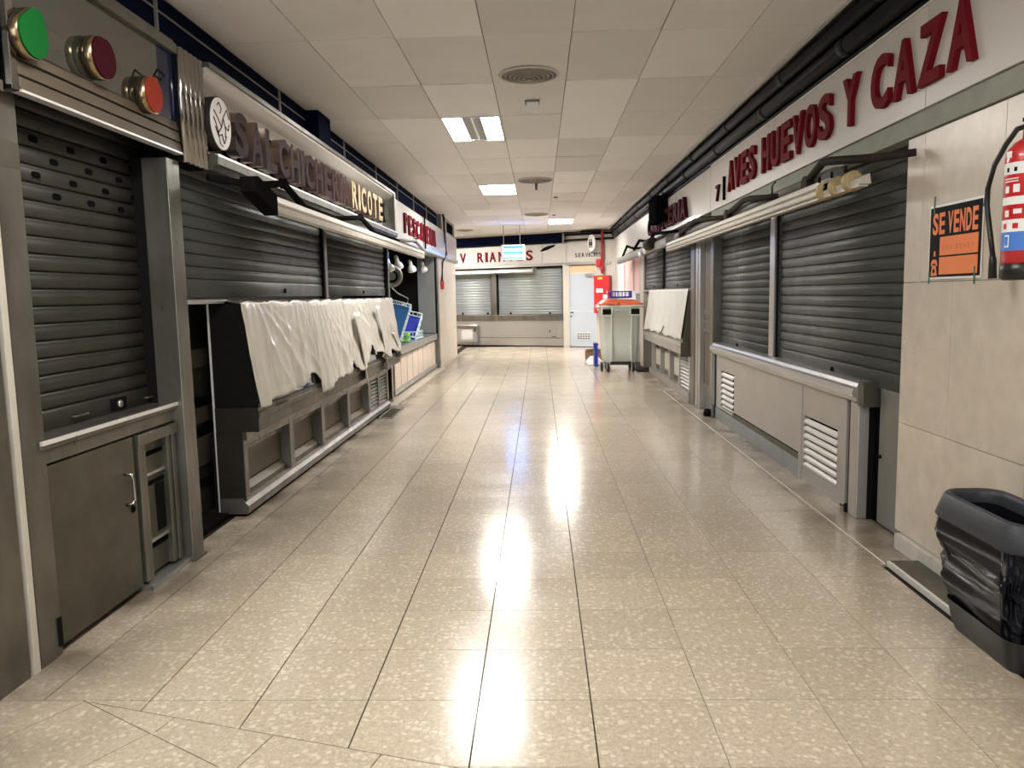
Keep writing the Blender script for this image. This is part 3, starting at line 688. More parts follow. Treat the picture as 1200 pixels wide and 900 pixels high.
def sheet(label, ya, yb, hem, seed, m=SHEET, side=1, name='plastic_sheet', group='cream plastic sheets over the case', amp=.03, strips=()):
    """cloth hung over the sloping glass; hem(t) = lower edge height"""
    r = random.Random(seed); ph = [r.uniform(0, 6.28) for _ in range(6)]; fr = [r.uniform(2.5, 5), r.uniform(4, 7), r.uniform(9, 14)]; ga, gb = r.uniform(.15, .35), r.uniform(.62, .85)
    xt, zt, xb, zb = (-1.957, 1.432, -1.866, .735) if side == 1 else (1.975, 1.462, 1.88, .77)
    def fn(u, v):
        gat = 1+.05*math.sin(ph[3]+u*9)*v
        y = ya+(yb-ya)*u + .04*math.sin(6.28*fr[0]*u+ph[4])*v*(1-v)
        zh = hem(u)+.004*math.sin(fr[2]*u*3+ph[5])+.012*math.sin(fr[0]*2*u+ph[2])
        z = zt+(zh-zt)*v
        t = (zt-z)/(zt-zb)
        x = xt+(xb-xt)*min(t, 1.06)
        q = lambda a_: 1-abs(math.sin(a_))            # sharp pleat ridges
        f = .35*math.sin(6.28*fr[0]*.4*u+ph[3]+2*v)
        for g, wgt, k_ in ((ga, 1.0, 3.6), (gb, .9, 3.2)):      # folds fanning out from two gathers at the top
            an = (u-g)/(.22+v)
            f += wgt*math.exp(-(an/.75)**2)*q(k_*3.14*an+ph[0])*(.35+.65*min(1, v*2.2))
        f += .5*q(3.14*fr[1]*u*(1-.12*v)+ph[1]-.9*v)*(.4+.6*v)+.22*q(3.14*fr[2]*u+ph[2]+1.9*v)
        off = .008+amp*f*(.4+.6*v)*(1 if v < .93 else 1.12)
        off += .010*(mnoise.turbulence(Vector((y*5+seed, z*2.6+y*1.2, seed*3.1)), 3, True)-.5)*(.3+.7*v)
        if u < .03 or u > .97: off *= .5
        if v < .04: off = .006+.004*f
        return (x+side*off, y, z+(.006*math.sin(u*17+ph[0])-.010*math.exp(-((u*3) % 1/.15)**2) if v == 0 else 0))
    T = Thing(name, label, 'sheet', ((xt+xb)/2, (ya+yb)/2, zb), group)
    s = T.part('sheet', MB().grid(fn, 120, 40), m, solid=.002)
    for (ys, z0, z1, w_) in strips:
        mb = MB().grid(lambda u, v: (-1.90+.055*v**.5+.022*math.sin(3.14*u+2*v)+.012, ys+(u-.5)*w_*(1-.35*v)+.22*v, z0+(z1-z0)*v), 8, 16)
        T.part('hanging_strip', mb, m, solid=.002, label='twisted loose strip hanging below the hem')
    return T
def curve(pts):
    def f(u):
        for (a, b), (c, d) in zip(pts, pts[1:]):
            if u <= c: s = (u-a)/(c-a); s = s*s*(3-2*s); return b+(d-b)*s
        return pts[-1][1]
    return f
sheet('cream plastic sheet at the near end of the case, hem just over the lip', 5.06, 6.52, curve([(0, .745), (.35, .765), (.62, .775), (.78, .86), (.9, .84), (1, .72)]), 1)
sheet('second cream plastic sheet on the case, evenly hemmed', 6.50, 7.69, curve([(0, .66), (.5, .70), (.8, .72), (.93, .80), (1, .86)]), 5)
sheet('third cream plastic sheet on the case, ragged with a twisted strip', 7.67, 8.85, curve([(0, .80), (.3, .70), (.5, .74), (.7, .92), (.8, .88), (1, .80)]), 12, strips=((8.0, 1.30, .50, .30),))
sheet('farthest cream plastic sheet on the case, beside the open niche', 8.83, 10.36, curve([(0, .84), (.25, .80), (.4, .71), (.55, .80), (.8, .76), (1, .72)]), 21, strips=((9.05, 1.35, .58, .22), (9.95, 1.0, .66, .16)))

T = Thing('floor_drain', 'small square metal floor grating at the foot of the draped case', 'drain', (-1.86, 9.6, 0))
T.part('frame', MB().box(-1.96, -1.94, 9.2, 10.0, 0, .008).box(-1.80, -1.78, 9.2, 10.0, 0, .008).box(-1.96, -1.78, 9.2, 9.23, 0, .008).box(-1.96, -1.78, 9.97, 10.0, 0, .008), GREYBAR)
mb = MB()
for k in range(14): mb.box(-1.94, -1.80, 9.25+.052*k, 9.275+.052*k, 0, .006)
T.part('grating_bars', mb, DSTEEL)

# mullions left
T = Thing('steel_mullion', 'slim steel mullion between the two grey shutters over the draped case', 'post', (-2.02, 7.41, 1.45))
T.part('shaft', B(-2.08, -2.01, 7.37, 7.45, 1.44, 2.22), STEEL, bevel=.003)
T = Thing('chrome_post', 'shiny steel post at the near side of the open niche', 'post', (-2.03, 10.47, 0))
T.part('shaft', B(-2.09, -2.0, 10.40, 10.50, 0, 2.22), CHROME, bevel=.006)

# ------------------------------------------------------------------ LEFT: open fish stall niche
T = Thing('open_stall', 'dark open stall niche with a steel side wall and pale pink counter', 'stall', (-2.5, 13, 0))
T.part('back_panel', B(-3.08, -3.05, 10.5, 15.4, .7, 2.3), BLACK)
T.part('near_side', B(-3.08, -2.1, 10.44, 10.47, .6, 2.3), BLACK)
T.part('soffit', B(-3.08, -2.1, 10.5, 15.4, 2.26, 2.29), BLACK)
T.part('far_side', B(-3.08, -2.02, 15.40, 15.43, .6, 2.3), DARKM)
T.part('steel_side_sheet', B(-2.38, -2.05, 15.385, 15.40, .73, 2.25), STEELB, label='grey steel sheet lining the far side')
T.part('end_post', B(-2.1, -2.0, 15.43, 15.62, 0, 2.25), STEEL, bevel=.004)
T.part('counter_top', MB().box(-3.08, -2.03, 10.5, 15.42, .60, .715), BSTEEL, bevel=.006)
T.part('carcass', B(-3.0, -2.12, 10.5, 15.38, .03, .60), DARKM)
for k in range(8):
    T.part('front_panel', B(-2.12, -2.07, 10.945+.553*k, 11.45+.553*k, .13, .575), PINKP, bevel=.003)
T.part('base_rail', B(-2.12, -2.05, 10.9, 15.4, .06, .125), BSTEEL)
T.part('end_stile', B(-2.13, -2.055, 15.33, 15.42, .05, .6), STEEL)
T.part('end_stile', B(-2.13, -2.055, 10.86, 10.925, .05, .6), STEEL)
for i, (y, z, lab) in enumerate(((11.55, 1.87, 'nearest, half hidden by the post'), (12.3, 1.93, 'second from the shiny post'), (13.6, 1.92, 'third from the shiny post'), (15.0, 1.96, 'farthest, against the steel side sheet'))):
    L = Thing('spot_lamp', 'reflector bulb on white neck in the niche, '+lab, 'lamp', (-2.2, y, z), 'reflector bulbs in the niche')
    L.part('stem', MB().tube([(-2.2, y, z+.36), (-2.2, y, z+.15)], .012, 8), DARKM)
    L.part('neck', MB().lathe((-2.2, y, z), (-.25, .1, 1), [(.035, .06), (.033, .15), (.026, .17)], 14), WHITE)
    L.part('bulb', MB().lathe((-2.2, y, z), (-.25, .1, 1), [(.03, -.062), (.07, -.05), (.082, -.02), (.07, .025), (.035, .07)], 18), GLASSW)
T = Thing('round_dial', 'round grey disc hanging behind the bulbs near the shiny post', 'dial', (-2.25, 11.95, 1.75))
T.part('ring', MB().lathe((-2.25, 11.95, 1.76), (.35, -1, 0), [(.17, 0), (.17, .05), (.10, .05), (.10, 0), (.17, 0)], 28, cap=False), GREYBAR)
T.part('hub', MB().lathe((-2.25, 11.95, 1.76), (.35, -1, 0), [(.06, 0), (.06, .07)], 18), STEEL)
T.part('hook_wire', MB().tube([(-2.25, 11.95, 1.59), (-2.22, 12.3, 1.5), (-2.15, 12.8, 1.42), (-2.15, 12.75, 1.33), (-2.15, 12.2, 1.32)], .008, 6), BSTEEL)
def crate(name, label, cat, base, sx, sy, sz, rot, m, m2, nslot, group=None):
    """open fish crate: floor, four walls as ribbed slats"""
    T = Thing(name, label, cat, (0, 0, 0), group)
    t = .012
    T.part('floor_panel', B(0, sx, 0, sy, 0, t), m)
    for a in (0, sy-t):
        mb = MB().box(0, sx, a, a+t, 0, sz*.22).box(0, sx, a, a+t, sz*.84, sz)
        for k in range(nslot+1):
            x = (sx-.014)*k/nslot; mb.box(x, x+.014, a, a+t, sz*.2, sz*.86)
        T.part('side_wall', mb, m2)
    for a in (0, sx-t):
        mb = MB().box(a, a+t, 0, sy, 0, sz*.22).box(a, a+t, 0, sy, sz*.84, sz)
        for k in range(nslot*2//3+1):
            y = (sy-.014)*k/(nslot*2//3); mb.box(a, a+t, y, y+.014, sz*.2, sz*.86)
        T.part('end_wall', mb, m2)
    for k in range(1, 7): T.part('rib', B(sx*k/7-.004, sx*k/7+.004, 0, sy, -.008, 0), m)
    T.o.matrix_world = Matrix.Translation(base) @ rot
    return T
RX = lambda a: Matrix.Rotation(a, 4, 'X'); RY = lambda a: Matrix.Rotation(a, 4, 'Y'); RZ = lambda a: Matrix.Rotation(a, 4, 'Z')
GC = 'plastic fish crates on the niche counter'
crate('plastic_crate', 'large blue crate tipped up on edge beside the draped case', 'crate', (-2.78, 12.0, .86), .64, .66, .15, RY(math.radians(15)) @ RX(math.radians(64)), BLUEC2, PALEC, 16, GC)
crate('plastic_crate', 'darker blue crate tipped up farther along the niche counter', 'crate', (-2.74, 13.1, .84), .66, .48, .17, RY(math.radians(14)) @ RX(math.radians(58)), BLUEC, PALEC, 8, GC)
crate('plastic_crate', 'low green crate lying before the tipped blue crates', 'crate', (-2.55, 12.35, .724), .45, .6, .13, RZ(.1), GREENC, GREENC, 8, GC)
crate('plastic_crate', 'low pale blue crate lying beyond the green crate', 'crate', (-2.5, 13.15, .724), .42, .55, .14, RZ(-.05), BLUEC2, PALEC, 7, GC)

T = Thing('fish_sign', 'white sign with thin red letters PESCADERIA above the open niche', 'sign', (-2.0, 13.4, 2.22))
T.part('board', B(-2.1, -1.95, 10.56, 13.38, 2.285, 2.78), CREAM, bevel=.003)
T.part('board', B(-2.1, -1.95, 13.40, 16.25, 2.285, 2.78), CREAM, bevel=.003)
T.part('lower_lip', MB().prism([(-2.1, 2.20), (-1.95, 2.20), (-1.925, 2.225), (-1.925, 2.28), (-2.1, 2.28)], 'y', 10.56, 18.8), BSTEEL)
letters(T, 'PESCADERIA', (-1.95, 11.38, 2.365), (-1.95, 14.9, 2.365), .29, .03, REDL, (1, 0, 0), .02, .66)
solo('black_strap', 'black strap hanging down the middle of the white fish sign', 'strap', MB().box(-1.925, -1.915, 13.33, 13.45, 2.25, 2.86), BLACK, (-1.92, 13.39, 2.25))
T = Thing('end_sign', 'cream sign with worn pale lettering at the far corner of the left stalls', 'sign', (-2.0, 17.5, 2.28))
T.part('board', B(-2.1, -1.955, 16.3, 18.8, 2.285, 2.78), CREAM, bevel=.003)
mb = MB()
for k, (a, b) in enumerate(((.1, .5), (.15, .42), (.08, .48), (.12, .5), (.1, .45), (.06, .5))):
    y = 16.75+.33*k
    mb.box(-1.955, -1.95, y, y+.05, 2.33+a*.4, 2.72).box(-1.955, -1.95, y+.15, y+.19, 2.34, 2.33+b*.75).box(-1.955, -1.95, y, y+.19, 2.5, 2.53)
T.part('worn_lettering', mb, mat('worn_letter', (.42, .34, .33), .6))
T = Thing('upper_cabinet', 'grey steel box above the far end sign at the ceiling', 'cabinet', (-2.05, 17.5, 2.78))
T.part('body', B(-2.12, -2.0, 16.25, 18.8, 2.785, 3.118), STEEL)
T.part('dark_opening', B(-2.005, -1.99, 17.3, 18.4, 2.84, 3.05), BLACK)
T.part('stile', MB().box(-2.01, -1.98, 16.3, 16.42, 2.785, 3.118), CREAMBAR)
T.part('stile', MB().box(-2.01, -1.98, 16.7, 16.82, 2.785, 3.118), DARKM)
T = Thing('hanging_cable', 'black cable with a red end hanging down the left marble wall', 'cable', (-1.96, 16.4, 1.6))
T.part('cable', MB().tube([(-1.93, 16.1, 3.1), (-1.92, 16.15, 2.8), (-1.93, 16.38, 2.6), (-1.92, 16.4, 2.3), (-1.95, 15.95, 2.12), (-1.97, 15.95, 1.75)], .022, 8), RUBBER)
T.part('plug', MB().lathe((-1.97, 15.96, 1.58), 'z', [(.03, 0), (.04, .03), (.04, .15), (.025, .19)], 12), REDP, label='red plug end')

# ------------------------------------------------------------------ RIGHT: poultry stall
T = Thing('letter_sign', 'long white sign reading 7 AVES HUEVOS Y CAZA in raised red letters', 'sign', (1.98, 6.5, 2.33))
T.part('board', B(1.95, 2.1, .8, 4.12, 2.335, 2.83), CREAM, bevel=.002)
T.part('board', B(1.95, 2.1, 4.126, 9.07, 2.335, 2.83), CREAM, bevel=.002)
T.part('top_bead', B(1.945, 2.1, .8, 9.07, 2.83, 2.842), ALU)
N_ = (-1, 0, 0)
letters(T, '7', (1.95, 8.75, 2.40), (1.95, 8.56, 2.40), .17, .025, MAROON, N_, .02, .8)
T.part('bar_mark', B(1.925, 1.95, 8.36, 8.39, 2.38, 2.62), DARKM)
letters(T, 'AVES', (1.95, 8.19, 2.435), (1.95, 7.14, 2.435), .295, .03, REDL, N_, .028, .82)
letters(T, 'HUEVOS', (1.95, 6.98, 2.435), (1.95, 5.33, 2.435), .295, .03, REDL, N_, .028, .82)
letters(T, 'Y', (1.95, 5.17, 2.435), (1.95, 4.90, 2.435), .295, .03, REDL, N_, .028, .82)
letters(T, 'CAZA', (1.95, 4.75, 2.435), (1.95, 3.62, 2.435), .295, .03, REDL, N_, .028, .80)
solo('header_beam', 'dusty green-grey beam under the white right-hand sign', 'beam', B(1.965, 2.16, .8, 9.1, 2.225, 2.333), GREENGREY, (2.0, 5, 2.225), bevel=.003)
for i, (x, z, r, lab, col) in enumerate(((1.895, 3.045, .052, 'uppermost black pipe under the ceiling along the right signs', PIPEB), (1.925, 2.93, .055, 'middle black pipe along the right signs', PIPEB), (1.965, 2.862, .02, 'thin black pipe resting on top of the right signs', PIPEB))):
    T = Thing('black_pipe', lab, 'pipe', (x, 8, z), 'black pipes along the right side')
    T.part('run', MB().tube([(x, -4.4, z), (x, 20.4, z)], r, 14), col)
    if i < 2:
        for k in range(11): T.part('coupling', MB().lathe((x, 2.7+1.75*k+.6*i, z), 'y', [(r+.001, 0), (r+.008, .01), (r+.008, .09), (r+.001, .10)], 14), col)
struct('trim_8', B(2.02, 2.1, -4.4, 20.7, 2.84, 3.2), BLACK)
T = Thing('pipe_hangers', 'thin metal brackets holding the black pipes above the right signs', 'bracket', (1.96, 8, 2.84))
for k in range(8): T.part('bracket', B(1.95, 1.965, 2.9+2.05*k, 2.93+2.05*k, 2.84, 2.99), DSTEEL)

T = Thing('steel_mullion', 'steel mullion between the two large right-hand shutters', 'post', (2.02, 6.85, .84))
T.part('shaft', B(2.0, 2.09, 6.79, 6.92, .83, 2.25), BSTEEL, bevel=.004)

T = Thing('counter_front', 'worn pale steel counter front with rounded sill under the large right shutters', 'counter', (2.0, 6.9, 0))
T.part('sill', MB().prism([(2.16, .865), (1.985, .868), (1.955, .858), (1.945, .835), (1.925, .825), (1.918, .80), (1.925, .775), (1.945, .768), (1.945, .745), (1.965, .735), (2.16, .735)], 'y', 4.85, 8.92), BSTEEL)
T.part('sill_end', B(1.955, 2.1, 4.77, 4.85, .72, .868), DSTEEL)
T.part('carcass', B(2.03, 2.15, 4.85, 8.9, 0, .74), DARKM)
T.part('large_panel', MB().box(1.985, 2.04, 6.0, 8.05, .19, .735).box(1.985, 2.04, 8.62, 8.86, .14, .735).box(1.985, 2.04, 8.05, 8.62, .575, .735), STEELR)
T.part('panel_band', MB().box(1.982, 1.986, 6.0, 8.62, .145, .18), DSTEEL)
T.part('lower_rail', MB().box(1.978, 2.04, 6.0, 8.86, .0, .135), STEELB, bevel=.003)
T.part('left_louvre_back', B(2.028, 2.04, 8.05, 8.62, .14, .58), BLACK)
T.part('stile', B(1.975, 2.04, 5.94, 6.0, 0, .735), STEELR, bevel=.003)
T.part('access_panel', MB().box(1.983, 2.04, 5.17, 5.94, .50, .735).box(1.983, 2.04, 5.17, 5.94, 0, .105).box(1.983, 2.04, 5.17, 5.235, .1, .5).box(1.983, 2.04, 5.895, 5.94, .1, .5), STEELR)
T.part('right_louvre_back', B(2.028, 2.04, 5.23, 5.9, .10, .5), BLACK)
louvres(T, -1, 1.978, 8.08, 8.60, .15, .575, 7, STEELR)
louvres(T, -1, 1.978, 5.235, 5.895, .11, .495, 7, STEELR)
T.part('pilaster_rib', B(1.965, 2.05, 5.06, 5.165, .03, .735), STEELR, bevel=.006)
T.part('pilaster_rib', MB().prism([(1.965, 4.86), (1.965, 4.99), (2.05, 4.99), (2.05, 4.86)], 'z', .0, .735), STEELR, bevel=.006)
T.part('groove', B(1.99, 2.05, 4.99, 5.06, .02, .735), DARKM)
T.part('foot', MB().lathe((1.985, 5.02, 0), 'z', [(.03, 0), (.03, .05)], 10), DARKM)
T = Thing('side_panel', 'plain grey steel panel between the pale counter and the marble wall', 'panel', (2.05, 4.6, 0))
T.part('sheet', B(2.04, 2.08, 4.37, 4.73, .02, .84), GREYPANEL, bevel=.002)
T.part('dark_jamb', B(2.06, 2.1, 4.73, 4.86, 0, .84), BLACK)
T.part('latch', MB().lathe((2.035, 4.70, .43), 'x', [(.012, .01), (.012, -.012)], 10), DARKM)
T.part('edge_bead', B(2.015, 2.05, 4.362, 4.374, .02, .84), DARKM)

# right awnings
def arm(T, pts, r, m):
    T.part('folding_arm', MB().tube(pts, r, 8), m)
T = Thing('folded_awning', 'retracted cream awning bar with folding arms over the large right shutters', 'awning', (1.78, 7.5, 2.0))
T.part('front_bar', MB().prism([(1.83, 2.02), (1.765, 2.01), (1.745, 2.025), (1.745, 2.05), (1.757, 2.06), (1.745, 2.07), (1.75, 2.10), (1.78, 2.115), (1.83, 2.11)], 'y', 4.95, 10.9), CREAMBAR)
T.part('end_rail', MB().prism([(1.81, 2.005), (1.75, 2.005), (1.745, 2.035), (1.80, 2.06)], 'y', 4.40, 4.95), CREAMBAR)
T.part('valance', B(1.75, 1.80, 4.42, 10.9, 1.993, 2.006), CREAMBAR)
T.part('fabric_roll', MB().tube([(1.88, 5.1, 2.16), (1.88, 10.8, 2.18)], .045, 12), GREYBAR)
for pts in ([(1.95, 4.2, 2.13), (1.80, 4.30, 2.125), (1.80, 5.02, 2.225), (1.80, 5.12, 2.232), (1.80, 5.42, 2.15)],
            [(1.95, 6.1, 2.16), (1.80, 6.2, 2.15), (1.80, 6.85, 2.215), (1.80, 7.05, 2.221), (1.80, 7.65, 2.165)],
            [(1.95, 7.7, 2.16), (1.80, 7.8, 2.15), (1.80, 8.9, 2.235), (1.80, 9.2, 2.25), (1.80, 10.1, 2.18)]):
    arm(T, pts, [.02, .022, .026, .026, .024], BRONZE)
    e = pts[-1]
    T.part('hub', MB().lathe((1.775, e[1]-.02, e[2]-.015), 'x', [(.055, 0), (.055, .05), (.03, .06)], 14), BRONZE)
T.part('cable_loop', MB().tube([(1.80, 6.2, 2.13), (1.80, 6.2, 2.24), (1.80, 6.12, 2.25)], .007, 6), RUBBER)
for k, y in enumerate((4.985, 4.78, 4.57)):
    lab = ('tan clip on the cream awning bar, farthest of three', 'tan clip on the cream awning bar, middle of three', 'tan clip on the cream awning bar, nearest the marble wall')[k]
    T = Thing('clip', lab, 'clip', (1.77, y, 2.0), 'tan clips on the awning bar')
    T.part('jaw', MB().lathe((1.775, y-.035, 2.04), 'y', [(.045, 0), (.058, .012), (.058, .055), (.045, .07)], 14), WOODK)
    T.part('pin', MB().tube([(1.735, y, 2.09), (1.735, y, 2.125)], .008, 8), DARKM)
T = Thing('folded_awning', 'farther grey awning bar with folding arms over the small right shutters', 'awning', (1.78, 14, 2.05))
T.part('front_bar', MB().prism([(1.84, 2.08), (1.76, 2.07), (1.745, 2.10), (1.745, 2.17), (1.77, 2.20), (1.84, 2.19)], 'y', 10.95, 17.7), GREYBAR)
for pts in ([(1.95, 10.9, 2.27), (1.80, 11.0, 2.26), (1.80, 12.4, 2.34), (1.80, 13.2, 2.23)], [(1.95, 13.0, 2.27), (1.80, 13.1, 2.27), (1.80, 14.2, 2.36), (1.80, 15.0, 2.25)], [(1.95, 15.2, 2.28), (1.80, 15.4, 2.30), (1.80, 16.2, 2.38), (1.80, 17.0, 2.22)]):
    arm(T, pts, [.02, .022, .026, .026], DARKM)
T.part('gear_box', MB().lathe((1.72, 12.0, 2.18), 'y', [(.07, 0), (.09, .05), (.09, .5), (.06, .6)], 14), BRONZE)
T.part('small_bulb', MB().lathe((1.70, 13.3, 2.03), 'z', [(.01, 0), (.035, .02), (.04, .06), (.02, .1)], 12), GLASSW)
T.part('small_bulb', MB().lathe((1.70, 12.7, 2.05), 'z', [(.01, 0), (.035, .02), (.04, .06), (.02, .1)], 12), GLASSW)

# pillars between poultry stall and butcher
T = Thing('steel_pillar', 'group of upright steel strips and a slotted door between the right stalls', 'pillar', (2.0, 9.5, 0))
T.part('near_stile', B(1.955, 2.15, 8.93, 9.08, 0, 2.1), STEEL, bevel=.006)
T.part('chrome_strip', B(1.94, 1.99, 8.90, 8.94, 0.02, .74), CHROME, bevel=.003)
dr = T.part('slotted_door', B(2.0, 2.15, 9.1, 9.62, 0, 2.2), STEEL)
for z0, z1 in ((.33, .95), (.99, 1.06), (1.10, 1.17), (1.22, 2.0)):
    T.part('inset', B(1.985, 2.0, 9.2, 9.5, z0, z1), TANP, dr)
    T.part('shadow_gap', B(1.992, 2.0, 9.5, 9.56, z0, z1), DARKM, dr)
for a, b in ((9.62, 9.72), (9.76, 9.9), (9.96, 10.2)):
    T.part('upright', B(1.95, 2.15, a, b, 0, 2.2), BSTEEL if a < 9.9 else STEEL, bevel=.008)
T.part('far_strip', B(1.99, 2.15, 10.2, 10.42, 0, 2.2), STEEL)
T.part('foot_block', MB().lathe((1.93, 9.05, 0), 'z', [(.045, 0), (.05, .03), (.035, .08)], 10), DARKM)

# ------------------------------------------------------------------ RIGHT: butcher
T = Thing('letter_sign', 'white sign with deep maroon raised letters CARNICERIA on the right', 'sign', (1.98, 11.4, 2.33))
T.part('board', B(1.95, 2.1, 9.085, 13.78, 2.335, 2.83), CREAM, bevel=.002)
letters(T, 'CARNICERIA', (1.95, 13.95, 2.40), (1.95, 10.35, 2.40), .275, .05, MAROON, N_, .03, .8)
T = Thing('blank_sign', 'plain cream fascia boards farther along the right wall', 'sign', (1.98, 17.2, 2.33))
T.part('board', B(1.95, 2.1, 13.80, 15.85, 2.3, 2.83), CREAM)
T.part('board', B(1.95, 2.1, 15.87, 20.3, 2.3, 2.83), CREAM)
T = Thing('black_box', 'black box fixed high beside the maroon letters', 'box', (1.84, 12.4, 2.48))
T.part('body', B(1.76, 1.95, 12.0, 12.75, 2.50, 2.88), BLACK, bevel=.01)
T.part('bracket', B(1.9, 1.96, 12.3, 12.45, 2.44, 2.5), DARKM)

T = Thing('display_case', 'steel display case under a pale grey cover beside the wheeled container', 'display case', (2.0, 12.4, 0))
T.part('side_panel', MB().prism([(2.14, .6), (1.885, .6), (1.885, .765), (1.98, 1.455), (2.14, 1.465)], 'y', 10.42, 10.44), DSTEEL)
T.part('front_glass', MB().prism([(1.893, .77), (1.887, .77), (1.98, 1.45), (1.986, 1.45)], 'y', 10.44, 14.12), DMIRROR)
T.part('back_panel', B(2.12, 2.14, 10.44, 14.12, .6, 1.45), BLACK)
T.part('top_shelf', B(1.985, 2.15, 10.42, 15.1, 1.45, 1.485), STEELR)
T.part('lip', MB().prism([(2.1, .595), (1.895, .595), (1.875, .61), (1.875, .68), (1.855, .69), (1.855, .725), (1.88, .735), (1.885, .77), (2.1, .77)], 'y', 10.42, 14.15), STEELR)
T.part('lip_end', B(1.86, 2.05, 10.40, 10.425, .58, .77), DSTEEL)
T.part('carcass', B(2.08, 2.15, 10.42, 14.15, 0, .6), DARKM)
for y0, y1 in ((10.42, 10.5), (11.20, 11.30), (12.05, 12.15), (12.95, 13.05), (13.9, 14.0)):
    T.part('stile', B(1.985, 2.09, y0, y1, .1, .595), STEELR, bevel=.003)
T.part('kick_rail', B(1.965, 2.09, 10.42, 14.15, 0, .10), STEELR, bevel=.003)
T.part('head_rail', B(1.99, 2.09, 10.42, 14.15, .55, .595), STEELR)
for y0, y1 in ((11.30, 12.05), (12.15, 12.95), (13.05, 13.9)):
    p = T.part('inset_panel', B(2.055, 2.08, y0, y1, .10, .55), TANP)
    T.part('raised_field', B(2.03, 2.056, y0+.15, y1-.15, .2, .48), CREAMBAR, p)
louvres(T, -1, 1.995, 10.5, 11.2, .11, .55, 9, STEELR)
def fn_cover(u, v):
    y = 10.46+3.62*u; z = 1.475-(1.475-.80)*v
    x = 1.975-(1.975-1.888)*v-.012-.012*abs(math.sin(9*u+2*v))*v-.008*math.sin(27*u)-.010*math.exp(-((u-.52)/.02)**2)*v
    return (x, y, z+.012*math.sin(u*31)*v)
T = Thing('case_cover', 'pale grey stiff sheet covering the sloping front of the right display case', 'sheet', (1.93, 12.3, .8))
T.part('sheet', MB().grid(fn_cover, 90, 20), SHEETG, solid=.004)
T.part('tie_cord', MB().tube([(1.95, 12.4, 1.40), (1.93, 12.42, 1.2)], .008, 6), RUBBER)
T.part('tie_cord', MB().tube([(1.885, 12.0, .92), (1.86, 12.05, .84), (1.85, 12.25, .80)], .009, 6), RUBBER)

# ------------------------------------------------------------------ poster and extinguisher
T = Thing('sale_poster', 'black and orange SE VENDE poster taped to the marble wall', 'poster', (1.978, 3.83, 1.48))
T.part('backing_paper', B(1.974, 1.979, 3.60, 4.075, 1.478, 1.84), WHITE)
T.part('print_ground', B(1.9725, 1.974, 3.605, 4.066, 1.488, 1.828), BLACKP)
AX = (0, -1, 0); xp = 1.9725
mb = text_flat(MB(), 'SE', (xp, 4.045, 1.695), .125, .105, AX, N_, .03)
T.part('lettering', text_flat(mb, 'VENDE', (xp, 3.90, 1.695), .27, .105, AX, N_, .03), ORANGEP)
T.part('orange_box', B(1.9715, 1.9725, 3.625, 3.965, 1.592, 1.682), ORANGEP)
T.part('orange_box', B(1.9715, 1.9725, 3.625, 3.965, 1.500, 1.584), ORANGEP)
mb = MB()
for k in range(8):
    y = 3.94-.034*k-(.02 if k > 2 else 0)
    mb.tube([(1.9713, y, 1.632), (1.9713, y-.012, 1.644-.004*(k % 3)), (1.9713, y-.018, 1.63), (1.9713, y-.006, 1.618+.003*(k % 2)), (1.9713, y-.02, 1.62)], .0012, 4)
T.part('faint_writing', mb, PENCIL, stuff=True)
mb = MB()
def yz(pts): mb.prism([(4.015+a, 1.525+b) for a, b in pts], 'x', 1.9715, 1.9725)
yz([(.032, .018), (.026, .042), (.012, .05), (-.012, .05), (-.026, .042), (-.032, .018), (-.018, .018), (-.014, .03), (.014, .03), (.018, .018)])
yz([(.03, -.03), (.02, .014), (.008, .022), (-.008, .022), (-.02, .014), (-.03, -.03)])
ic = T.part('telephone_icon', mb, ORANGEP)
T.part('dial', MB().lathe((1.9716, 4.015, 1.518), 'x', [(.011, 0), (.011, -.0006)], 14), BLACKP, ic)
T.part('side_mark', MB().box(1.9715, 1.9725, 4.005, 4.02, 1.59, 1.615), ORANGEP)
for y, z0, z1, lean in ((4.03, 1.80, 1.885, 0), (3.595, 1.79, 1.875, -.02), (4.06, 1.455, 1.52, 0), (3.645, 1.45, 1.53, 0)):
    T.part('tape', MB().prism([(y-.006, z0), (y+.006, z0), (y+.006+lean, z1), (y-.006+lean, z1)], 'x', 1.9705, 1.9725), GREENT)

ex, ey = 1.875, 3.115
T = Thing('fire_extinguisher', 'red fire extinguisher with white and blue labels hung on the marble wall', 'extinguisher', (ex, ey, 1.46))
r = .083
T.part('cylinder', MB().lathe((ex, ey, 1.46), 'z', [(.07, .055), (r, .06), (r, .46), (.076, .495), (.055, .52), (.03, .535), (.028, .57)], 32), RED)
T.part('base', MB().lathe((ex, ey, 1.46), 'z', [(.07, 0), (.086, .01), (.086, .062), (.08, .066)], 32), RUBBER)
def band(name, z0, z1, m, rr=.0006):
    return T.part(name, MB().lathe((ex, ey, 0), 'z', [(r+rr, z0), (r+rr, z1)], 32, cap=False), m)
band('label_band', 1.858, 1.902, WHITE); band('label_band', 1.745, 1.775, WHITE); wb = band('label_band', 1.643, 1.69, WHITE); bl = band('blue_label', 1.572, 1.643, BLUEL)
def onface(name, y, z0, z1, w_, m, parent=None):   # small flat print curved with the cylinder, y measured as angle towards the viewer
    a0 = math.atan2(-1, -1)+y; a1 = a0+w_/r; dr_ = .0018 if m is BLUEL else .0012
    T.part(name, MB().grid(lambda u, v: (ex+(r+dr_)*math.cos(a0+(a1-a0)*u), ey+(r+dr_)*math.sin(a0+(a1-a0)*u), z0+(z1-z0)*v), 4, 1), m, parent)
